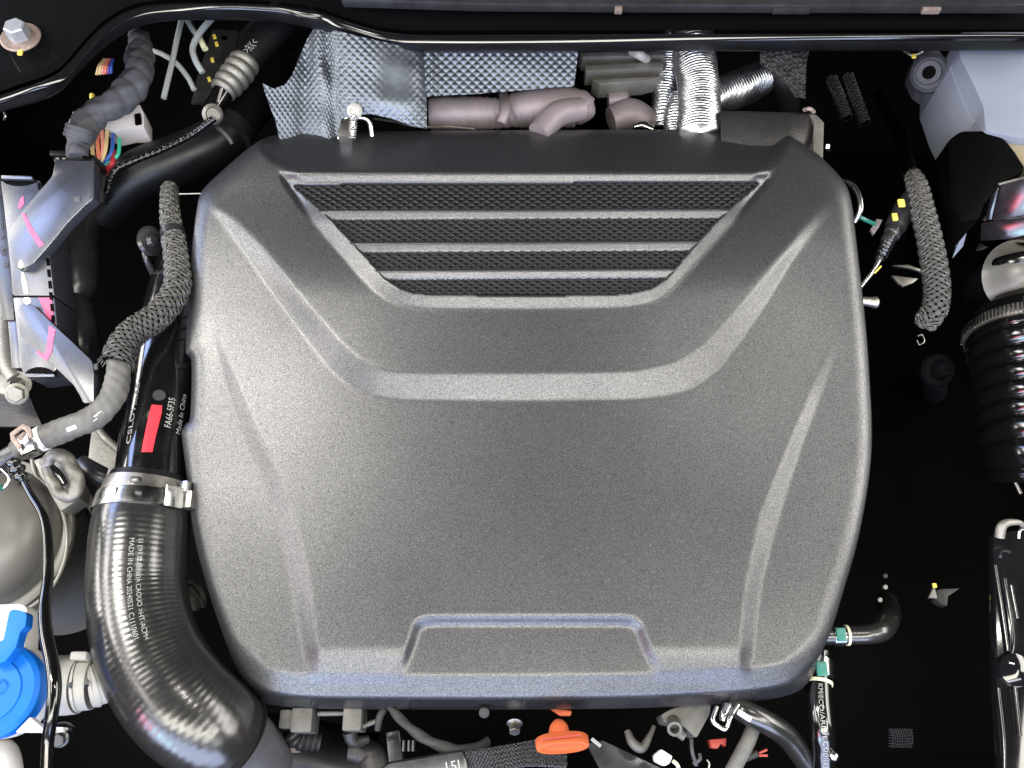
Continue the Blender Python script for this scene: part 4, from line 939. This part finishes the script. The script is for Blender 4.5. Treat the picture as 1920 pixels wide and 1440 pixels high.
plate('ledge', rounded([(1840, 418), (1922, 405), (1960, 398), (1960, 432), (1895, 448), (1838, 452)], 3), pA, nA, 0.012, M['glossbox'], ab, 0.0012, lift=-0.003)
g = path([(1872, 346, 0.0), (1890, 341, 0.0), (1960, 322, 0.002)], 2.4); tube('top_bead', g, M['dull_steel'], ab, 8)
plate('foot', [(1836, 455), (1850, 462), (1828, 470)], pA, half(pA, LIGHTS['screen_blue']), 0.004, M['glossbox'], ab, 0.0008, lift=-0.006)
pF = P(1795, 450, -0.05); plate('side_fin', [(1806, 414), (1816, 424), (1806, 462), (1785, 486), (1795, 450)], pF, half(pF, LIGHTS['window_front']), 0.006, M['glossbox'], ab, 0.0008)
it = thing('intake_bellows', 'black ribbed intake bellows with stepped collar under the air box', 'duct')
p0 = P(1905, 500, -0.07)
lathe('inlet_cone', P(1912, 520, -0.075), (0.0, -0.35, 0.9), [(0.0, 0.036), (0.004, 0.030), (0.016, 0.022), (0.026, 0.010), (0.027, 0)], M['tank'], it, 40)
gI = path([(1935, 470, -0.10, 70), (1936, 528, -0.10, 84), (1937, 534, -0.10, 120), (1938, 552, -0.10, 122), (1939, 562, -0.10, 96), (1940, 590, -0.10, 100), (1942, 612, -0.10, 112)], m=5)
tube('collar', gI, M['gloss_pipe'], it, 60, sharp=35)
gB2 = path([(1942, 608, -0.10, 118), (1944, 650, -0.10, 120), (1948, 690, -0.10, 112), (1952, 780, -0.102, 108), (1957, 850, -0.104, 104), (1960, 905, -0.112, 92)], ds=0.0008)
bell = lambda s, th, r: np.where(s > 0.028, 0.0048 * (np.abs(np.sin(math.pi * (s - 0.028) / 0.0165)) ** 0.7 - 0.6), 0.0)
tube('bellows', gB2, M['gloss_pipe'], it, 80, bell, sharp=None)
wcl = thing('worm_clamp', 'steel worm drive clamp with slotted band round the intake bellows', 'clamp')
s0 = s_at_v(gB2, 640); tube('band', gB2, M['dull_steel'], wcl, 80, grow=0.0012, s0=s0 - 0.008, s1=s0 + 0.003)
Xc, Tc, Nc, Bc, rc = at_s(gB2, s0 - 0.0025)
for i in range(24):
    th = 0.18 + i * 0.058; e = math.cos(th) * Nc + math.sin(th) * Bc
    box('band_tooth', Xc + e * (rc + 0.0020), (Tc, np.cross(Tc, e), e), (0.0046, 0.00085, 0.0011), M['steel'], wcl, 0.0003)
e = math.cos(0.02) * Nc + math.sin(0.02) * Bc; box('screw_housing', Xc + e * (rc + 0.004), (Tc, np.cross(Tc, e), e), (0.0075, 0.008, 0.004), M['steel'], wcl, 0.001)
rod = thing('support_rod', 'thin pale rod under the intake bellows', 'rod')
tube('rod', path([(1886, 868, -0.12), (1914, 926, -0.12)], 4), M['dull_steel'], rod, 10)

# ------------------------------------------------------------------ right: braided sleeve, sensor plug, small hardware
bs = thing('braided_sleeve', 'braided cable sleeve hanging right of the cover beside a sensor plug', 'sleeve')
g = path([(1712, 330, -0.03, 14), (1720, 350, -0.024, 18), (1730, 395, -0.018, 20), (1742, 445, -0.016, 21), (1752, 500, -0.018, 22), (1757, 545, -0.022, 22), (1752, 580, -0.03, 22), (1735, 605, -0.045, 20)], ds=0.00055)
braid('braid', g, M['braid'], bs, 8, 0.036)
tube('inner_cables', g, M['bay'], bs, 24, grow=-0.0012)
tube('cable_tail', path([(1714, 340, -0.03, 12), (1700, 300, -0.06, 13), (1680, 240, -0.12, 13), (1650, 180, -0.2, 13)], m=8), M['bay'], bs, 14)
for i in range(18):
    th = i / 18 * 2 * math.pi; X = on_tube(g, 0.001, th); Y = on_tube(g, 0.0, th, 0.0008 * rng.random()) - at_s(g, 0.0)[1] * (0.001 + 0.003 * rng.random())
    tube('frayed_strand', finish(np.array([X, (X + Y) / 2, Y]), np.array([0.0005, 0.0004, 0.0003])), M['braid'], bs, 5)
sn = thing('sensor_plug', 'black sensor plug with yellow marks on a thin metal stem', 'sensor')
g = path([(1724, 352, -0.035, 14), (1708, 372, -0.03, 17), (1700, 384, -0.03, 17), (1698, 388, -0.03, 20), (1680, 424, -0.03, 20), (1678, 428, -0.03, 15), (1676, 432, -0.03, 16), (1672, 440, -0.03, 16), (1670, 443, -0.03, 13), (1664, 452, -0.03, 13), (1661, 458, -0.03, 10), (1652, 478, -0.032, 10), (1648, 488, -0.032, 6)], m=3)
tube('body', g, M['satin'], sn, 28, sharp=30)
g2 = path([(1666, 450, -0.03, 11), (1650, 484, -0.032, 10)], ds=0.0007); tube('ribbed_boot', g2, M['gloss_pipe'], sn, 24, rings(0.0038, 0.0022))
tube('stem', path([(1652, 482, -0.032), (1634, 512, -0.034), (1612, 540, -0.04)], 4.5), M['steel'], sn, 12)
p1 = P(1690, 381, -0.012); box('paint_mark', p1, XYZ, (0.0028, 0.0038, 0.0012), M['yellow'], sn, 0.0006)
p1 = P(1678, 407, -0.014); box('paint_mark', p1, XYZ, (0.0022, 0.0036, 0.0012), M['yellow'], sn, 0.0006)
tube('yellow_tag', path([(1640, 512, -0.03), (1652, 499, -0.03)], 1.6), M['yellow'], sn, 6)
lp = thing('chrome_loop', 'shiny bent metal loop at the rear right edge of the cover', 'loop')
tube('loop', path([(1578, 338, -0.02), (1598, 348, -0.012), (1611, 370, -0.01), (1613, 394, -0.012), (1602, 416, -0.02)], 5.5), M['steel'], lp, 14)
tube('green_lead', path([(1608, 404, -0.02), (1622, 412, -0.022), (1640, 420, -0.03)], 4), M['green'], lp, 10)
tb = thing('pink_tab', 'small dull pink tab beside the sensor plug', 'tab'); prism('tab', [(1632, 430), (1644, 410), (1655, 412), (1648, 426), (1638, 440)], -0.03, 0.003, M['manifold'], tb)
for lab, poly in (('upper thin steel bracket leaf behind the braided sleeve', [(1672, 497), (1704, 496), (1734, 506), (1738, 512), (1704, 502)]), ('lower pale steel bracket leaf behind the braided sleeve', [(1672, 516), (1722, 522), (1712, 530), (1694, 537), (1684, 530)])):
    t = thing('bracket_leaf', lab, 'bracket'); prism('leaf', poly, -0.05, 0.003, M['dull_steel'], t)
np_ = thing('vacuum_nipple', 'short pale metal nipple sticking out of the right side of the cover', 'nipple')
tube('nipple', path([(1606, 564, -0.03, 8), (1630, 566, -0.03, 9), (1640, 567, -0.03, 11), (1644, 567, -0.03, 11)], m=5), M['dull_steel'], np_, 16)
ld = thing('needle_lead', 'thin lead with a bright ferrule above the braided sleeve', 'lead')
tube('lead', path([(1744, 346, -0.04), (1752, 330, -0.04)], 1.2), M['plastic'], ld, 6); tube('ferrule', path([(1752, 330, -0.04), (1755, 318, -0.04)], 3), M['steel'], ld, 8)
fg = thing('dark_flange', 'dim round flange deep in the dark between cover and bellows', 'flange')
lathe('ring', P(1748, 695, -0.19), (0.1, -0.4, 1), [(0, 0.016), (0.01, 0.018), (0.014, 0.016), (0.014, 0.011), (0.004, 0.010), (0.004, 0)], M['plastic'], fg, 28)
tube('neck', path([(1748, 700, -0.2, 22), (1752, 720, -0.3, 22), (1750, 735, -0.44, 22)], m=6), M['plastic'], fg, 20)
hl = thing('eyelet', 'thin wire eyelet in the dark below the braided sleeve', 'eyelet'); tube('ring', path([(1720, 630, -0.08), (1729, 628, -0.08), (1733, 640, -0.08), (1724, 646, -0.08), (1719, 638, -0.08)], 1.2), M['dull_steel'], hl, 6)

rp = thing('side_panel', 'black gloss inner panel with raised ridges at the right edge', 'panel')
prism('sheet', [(1862, 1000), (1960, 985), (1960, 1470), (1880, 1470), (1868, 1300)], -0.06, 0.01, M['paint'], rp, bevel=0.002)
for pts in ([(1866, 1060, -0.057), (1880, 1150, -0.057), (1890, 1220, -0.057)], [(1884, 1085, -0.056), (1900, 1205, -0.056), (1880, 1248, -0.056)], [(1896, 1098, -0.054), (1908, 1160, -0.054)], [(1872, 1290, -0.057), (1882, 1380, -0.057), (1884, 1450, -0.057)], [(1904, 1290, -0.057), (1914, 1380, -0.057)]):
    tube('ridge', path(pts, 3, m=6), M['paint'], rp, 10)
lathe('bolt_boss', P(1898, 1256, -0.06), (0, -0.1, 1), [(0, 0.013), (0.005, 0.012), (0.007, 0.007), (0.008, 0.0)], M['paint'], rp, 24)
rc_ = thing('retainer_clip', 'pale curved retainer clip at the top of the right inner panel', 'clip')
tube('arm', path([(1874, 1008, -0.04, 9), (1878, 988, -0.036, 9), (1890, 980, -0.035, 7), (1912, 980, -0.036, 5), (1918, 988, -0.04, 5)], m=6), M['alu'], rc_, 14)
tube('ring', path([(1910, 1010, -0.04), (1912, 996, -0.038), (1924, 992, -0.038), (1936, 1000, -0.04)], 3.5), M['steel'], rc_, 10)
sc_ = thing('metal_scrap', 'angular pale bracket catching light in the dark right side', 'bracket')
prism('leaf', [(1742, 1120), (1752, 1098), (1758, 1122)], -0.13, 0.004, M['alu'], sc_)
prism('body', [(1756, 1106), (1770, 1104), (1800, 1103), (1778, 1118), (1776, 1136), (1764, 1132), (1754, 1124)], -0.134, 0.01, M['dark_alu'], sc_)
p = P(1752, 1098, -0.128); box('paint_dab', p, XYZ, (0.0015, 0.0018, 0.001), M['yellow'], sc_, 0)
for lab, u, v in (('tiny pale nut above the elbow hose', 1658, 1100), ('tiny triangular metal tip above the elbow hose', 1648, 1124), ('tiny dim nut highest above the elbow hose', 1658, 1079)):
    t = thing('small_nut', lab, 'nut'); hexbolt(t, P(u, v, -0.11), (0.2, -0.4, 1), 0.0022, M['alu'] if v > 1090 else M['dark_alu'], name='nut', flange=False)
mp = thing('wire_mesh', 'dark wire mesh patch deep in the right lower corner', 'mesh')
for i in range(9):
    u = 1668 + i * 4.6; tube('wire', path([(u, 1366, -0.16), (u + 6, 1384, -0.16), (u + 2, 1402, -0.16)], 1.0, m=4), M['plastic'], mp, 5)
for i in range(7):
    v = 1368 + i * 5; tube('wire', path([(1666, v, -0.159), (1690, v + 2, -0.159), (1712, v, -0.159)], 1.0, m=4), M['plastic'], mp, 5)

# ------------------------------------------------------------------ lower right: coolant hoses with clamps
ZOFF = -0.045          # everything from here on sits below the cover's lower front edge
eh = thing('elbow_hose', 'short black elbow hose with green tagged clamp at the right of the cover', 'hose')
g = path([(1540, 1192, -0.05, 17), (1590, 1191, -0.05, 17), (1630, 1189, -0.05, 18), (1655, 1180, -0.055, 20), (1666, 1158, -0.08, 21), (1664, 1140, -0.16, 21), (1662, 1130, -0.30, 20)], m=10); tube('hose', g, M['rubber'], eh, 32)
tube('clamp', g, M['steel'], eh, 32, grow=0.0012, s0=near_s(g, 1560), s1=near_s(g, 1583)); tube('tag_band', g, M['cream'], eh, 32, grow=0.0008, s0=near_s(g, 1584), s1=near_s(g, 1589))
p = P(1577, 1190, -0.028); box('green_tag', p, XYZ, (0.0038, 0.0052, 0.0012), M['green'], eh, 0.0006)
kh = thing('printed_hose', 'glossy black hose with white lettering hanging below the right corner', 'hose')
g = path([(1536, 1225, -0.06, 22), (1535, 1262, -0.055, 23), (1535, 1300, -0.052, 24), (1538, 1340, -0.05, 24), (1542, 1375, -0.052, 23), (1545, 1410, -0.06, 22), (1546, 1470, -0.075, 22)], m=14)
tube('hose', g, M['gloss_pipe'], kh, 40, lambda s, th, r: 0.00025 * np.sin(th * 2 + s * 60) * np.sin(s * 120))
tube('clamp', g, M['steel'], kh, 32, grow=0.0014, s0=s_at_v(g, 1240), s1=s_at_v(g, 1270))
tube('tag_band', g, M['cream'], kh, 32, grow=0.001, s0=s_at_v(g, 1277), s1=s_at_v(g, 1283))
p = P(1541, 1254, -0.032); box('green_tag', p, XYZ, (0.0042, 0.0055, 0.0012), M['green'], kh, 0.0006)
text_on_tube('print', g, 'KM/ECO/ARM/ECO', 1290, 0.044, 0.0048, 0.02, 1, M['dimprint'], kh, 0.0004)
text_on_tube('print', g, '\u00d811X3', 1397, 0.013, 0.0050, 0.08, 1, M['dimprint'], kh, 0.0004)
sb = thing('ball_stud', 'tiny bright ball stud beside the printed hose', 'stud'); p = P(1563, 1418, -0.05)
lathe('ball', p, (0, 0, 1), [(0.0042 * math.sin(a), 0.0042 * math.cos(a)) for a in np.linspace(-1.4, 1.5, 9)], M['steel'], sb, 14)

# ------------------------------------------------------------------ along the front edge of the cover
bt = thing('cast_brackets', 'pair of rough cast lugs joined by a rod under the front of the cover', 'casting')
pbox('lug', 565, 1350, -0.045, 40, 44, 0.03, M['dim_cast'], bt, bevel=0.002); pbox('lug', 660, 1348, -0.045, 36, 42, 0.03, M['dim_cast'], bt, bevel=0.002)
pbox('lug_wing', 536, 1348, -0.05, 26, 34, 0.02, M['dim_cast'], bt, bevel=0.002)
tube('rod', path([(596, 1338, -0.055), (645, 1337, -0.055)], 5), M['dim_cast'], bt, 10); tube('rod', path([(678, 1362, -0.055), (706, 1352, -0.055)], 5), M['dim_cast'], bt, 10)
g = path([(545, 1368, -0.07, 20), (560, 1384, -0.075, 20), (600, 1390, -0.08, 16)], ds=0.001); tube('threaded_stud', g, M['dark_alu'], bt, 20, rings(0.005, 0.0022))
g = path([(655, 1370, -0.07, 14), (664, 1390, -0.075, 12), (690, 1385, -0.08, 8)], m=6); tube('tail', g, M['dark_alu'], bt, 16)
tr = thing('red_gusset', 'small dull red triangular gusset below the left cast lug', 'gusset'); prism('gusset', [(530, 1412), (536, 1382), (564, 1411)], -0.08, 0.004, M['rust'], tr)
pu = thing('pump_body', 'dark cylindrical pump body with pale collar below the cast lugs', 'pump')
g = path([(655, 1408, -0.10, 18), (690, 1412, -0.10, 26), (700, 1425, -0.10, 30), (706, 1450, -0.10, 30)], m=6); tube('body', g, M['dark_alu'], pu, 28)
pbox('bracket', 740, 1408, -0.09, 26, 70, 0.02, M['satin'], pu, rot=-10); 
for u in (756, 766, 774): pbox('terminal', u, 1398, -0.085, 4, 20, 0.01, M['dim_cast'], pu)
gc2 = thing('grey_cable', 'soft grey cable drooping below the front edge of the cover', 'cable')
g = path([(726, 1320, -0.045, 6), (745, 1342, -0.04, 8), (775, 1370, -0.038, 9), (810, 1392, -0.038, 10), (850, 1406, -0.04, 11), (885, 1404, -0.045, 9), (915, 1390, -0.055, 8)], m=10); tube('cable', g, M['dim_cloth'], gc2, 20, lambda s, th, r: 0.0004 * np.sin(th * 2 + s * 300))
g = path([(720, 1330, -0.05, 7), (712, 1345, -0.05, 7), (708, 1368, -0.055, 6)], m=6); tube('branch', g, M['dim_cloth'], gc2, 14)
hb = thing('flange_bolt', 'pale flange bolt under the front edge of the cover', 'bolt'); hexbolt(hb, P(965, 1355, -0.06), (0.0, -0.9, 0.55), 12 * 0.00041, M['dull_steel'], name='bolt_head', hgt=1.4)
ls = thing('label_sleeve', 'dark printed sleeve feeding a fan of braided wires', 'sleeve')
pS = P(840, 1425, -0.03); nS = unit((0.02, -0.25, 1))
plate('sleeve', [(690, 1460), (730, 1432), (866, 1409), (874, 1425), (882, 1470)], pS, nS, 0.008, M['satin'], ls, 0.001)
V_, F_ = text2d('15L'); W_ = V_[:, 0].max(); e1 = unit(np.append(PN(880, 1432, pS, nS) - PN(836, 1441, pS, nS), []))
e2 = np.cross(nS, e1); o_ = PN(838, 1448, pS, nS) + nS * 0.0003
mk('print', [o_ + e1 * x / W_ * 0.0135 + e2 * y * 0.0105 for x, y in V_], F_, M['dimprint'], ls, smooth=False)
for i in range(5):
    g = path([(868 + i * 3, 1414 + i * 9, -0.036 - i * 0.001), (925, 1408 + i * 9, -0.03), (985, 1398 + i * 9 - i, -0.034), (1060, 1384 + i * 12, -0.05)], 6.5, ds=0.0008); tube('wire_core', g, M['bay'], ls, 12, grow=-0.0008); braid('braided_wire', g, M['satin'], ls, 5, 0.014, 0.0003, 0.3, 2)
dp = thing('dipstick_handle', 'orange dipstick handle with ribbed rim below the front of the cover', 'dipstick')
pD = P(1054, 1392, -0.02); axD = unit((0.05, -0.75, 0.55)); s = pxs(pD)
th = np.linspace(0, 2 * math.pi, 96, endpoint=False)
e1 = unit((1, 0.06, 0.03)); e1 = unit(e1 - axD * (e1 @ axD)); e2 = np.cross(axD, e1)
V = []
for d, sc1 in ((-0.0045, 0.96), (-0.0035, 1.0), (0.0035, 1.0), (0.0048, 0.97), (0.0050, 0.80), (0.0032, 0.74), (0.0030, 0.1)):
    V.append([pD + axD * d + sc1 * (50 * s * np.sign(math.cos(t)) * abs(math.cos(t)) ** 0.8 * e1 + (17 * s) * (1 + (0.03 * math.sin(t * 48) if math.sin(t) < 0 else 0)) * math.sin(t) * e2) for t in th])
v, f = ring_mesh(np.array(V)); mk('grip', v, f, M['orange'], dp, sharp=35)
g = path([(1048, 1382, -0.022, 20), (1048, 1366, -0.026, 18), (1047, 1356, -0.03, 10), (1047, 1352, -0.032, 4)], m=6); tube('stem', g, M['orange'], dp, 20)
prism('label', [(1016, 1384), (1090, 1376), (1090, 1380), (1016, 1388)], -0.011, 0.001, M['red_conn'], dp, bevel=0)
of = thing('oil_filler', 'orange oil filler tab half hidden under the front edge of the cover', 'filler'); prism('tab', rounded([(1030, 1328), (1072, 1333), (1070, 1342), (1050, 1342)], 3), -0.05, 0.006, M['orange'], of)
ah = thing('thermostat_housing', 'cast aluminium housing with a round spigot under the front of the cover', 'housing')
prism('body', rounded([(1240, 1340), (1262, 1328), (1335, 1310), (1330, 1340), (1306, 1384), (1280, 1360), (1246, 1356)], 5), -0.05, 0.03, M['dim_cast'], ah, bevel=0.003)
p = P(1266, 1361, -0.045); s = pxs(p); lathe('spigot', p - unit((0, -0.5, 1)) * 0.01, (-0.1, -0.5, 1), [(0, 13 * s), (0.016, 14 * s), (0.016, 9 * s), (0.008, 8 * s), (0.008, 0)], M['dim_cast'], ah, 28)
tube('boss', path([(1268, 1370, -0.055, 9), (1284, 1382, -0.055, 9)], m=4), M['dim_cast'], ah, 14)
g = path([(1176, 1370, -0.07, 6), (1186, 1392, -0.068, 9), (1204, 1402, -0.068, 9), (1220, 1376, -0.07, 5), (1226, 1362, -0.072, 4)], m=6); hk = thing('steel_hook', 'curved steel hook beside the cast housing', 'hook'); tube('hook', g, M['dim_cast'], hk, 12)
cc = thing('wire_retainer', 'bright square wire retainer over a small plug near the cast housing', 'retainer')
tube('frame', path([(1344, 1326, -0.035), (1336, 1350, -0.03), (1350, 1364, -0.03), (1362, 1366, -0.03), (1370, 1344, -0.03), (1384, 1322, -0.035)], 4.5, m=5), M['steel'], cc, 10)
tube('plug', path([(1364, 1326, -0.04, 11), (1358, 1340, -0.036, 9), (1356, 1352, -0.036, 7)], m=5), M['steel'], cc, 16)
bh2 = thing('bypass_hose', 'glossy black hose slanting down from under the front right of the cover', 'hose')
tube('hose', path([(1375, 1318, -0.05, 20), (1400, 1336, -0.045, 22), (1440, 1356, -0.048, 22), (1480, 1385, -0.06, 22), (1520, 1440, -0.08, 22)], m=10), M['rubber'], bh2, 28)
p = P(1396, 1342, -0.026); box('paint_dab', p, (unit((0.8, -0.5, 0)), unit((0.5, 0.8, 0)), (0, 0, 1)), (0.0055, 0.002, 0.001), M['print'], bh2, 0.0006)
gr2 = thing('cloth_hose', 'grey cloth covered hose crossing below the glossy bypass hose', 'hose')
tube('hose', path([(1414, 1362, -0.06, 13), (1400, 1395, -0.058, 14), (1376, 1440, -0.06, 14), (1360, 1470, -0.062, 14)], m=8), M['grey_hose'], gr2, 18)
tube('branch', path([(1388, 1424, -0.065, 8), (1420, 1412, -0.064, 7)], m=4), M['dim_cloth'], gr2, 12)
wcap = thing('white_plug', 'small white square plug with yellow tail near the cast housing', 'plug')
prism('cap', rounded([(1226, 1416), (1240, 1404), (1262, 1418), (1256, 1432), (1246, 1437), (1228, 1428)], 4), -0.05, 0.01, M['white'], wcap, bevel=0.0015)
tube('tail', path([(1262, 1427, -0.052), (1270, 1434, -0.054), (1274, 1446, -0.058)], 3.5, m=4), M['cream'], wcap, 8)
oc = thing('orange_connector', 'small orange connector between the cloth hose and the housing', 'connector')
prism('shell', [(1330, 1387), (1362, 1384), (1361, 1400), (1352, 1394), (1346, 1404), (1334, 1402)], -0.07, 0.01, M['red_conn'], oc)
rs = thing('red_lock', 'small red locking tab beside the cloth hose', 'tab'); prism('arm', [(1423, 1410), (1438, 1403), (1440, 1408), (1424, 1414)], -0.06, 0.004, M['red_conn'], rs); prism('arm', [(1423, 1414), (1440, 1414), (1440, 1419), (1424, 1419)], -0.06, 0.004, M['red_conn'], rs)
sw = thing('sensor_wires', 'tangle of thin wires below the cast housing', 'wires')
for pts, mi in (([(1296, 1386, -0.07), (1298, 1410, -0.068), (1306, 1436, -0.07)], 'tape'), ([(1326, 1425, -0.07), (1330, 1432, -0.068), (1328, 1446, -0.07)], 'ivory'), ([(1300, 1432, -0.07), (1312, 1424, -0.068), (1312, 1414, -0.07)], 'tape')):
    tube('wire', path(pts, 3.5 if mi == 'tape' else 1.6, m=6), M[mi], sw, 8)
nut = thing('small_nut', 'small dull nut just under the front edge of the cover', 'nut'); p = P(908, 1334, -0.035); lathe('nut', p, (0, -0.5, 1), [(0, 0.004), (0.003, 0.004), (0.0035, 0.003), (0.0035, 0)], M['dim_cloth'], nut, 16)
lb = thing('slanted_bracket', 'dark slanting steel bracket under the dipstick handle', 'bracket'); prism('leg', [(1100, 1395), (1130, 1388), (1240, 1440), (1250, 1470), (1140, 1470)], -0.085, 0.01, M['satin'], lb)
pbox('tag', 1118, 1392, -0.08, 22, 7, 0.003, M['dimprint'], lb, rot=38)
fl = thing('front_black_duct', 'dark plastic duct under the front left of the cover', 'duct')
tube('duct', path([(330, 1420, -0.16, 60), (500, 1400, -0.16, 60), (700, 1440, -0.16, 60)], m=8), M['plastic'], fl, 24)
cr = thing('crumpled_sleeve', 'crumpled bright plastic sleeve between hose and cover edge', 'sleeve')
g = path([(352, 1100, -0.06, 12), (366, 1118, -0.055, 14), (376, 1140, -0.06, 9)], ds=0.001); tube('sleeve', g, M['dim_cast'], cr, 24, lambda s, th, r: 0.0022 * np.sin(th * 5 + s * 200))

settle()
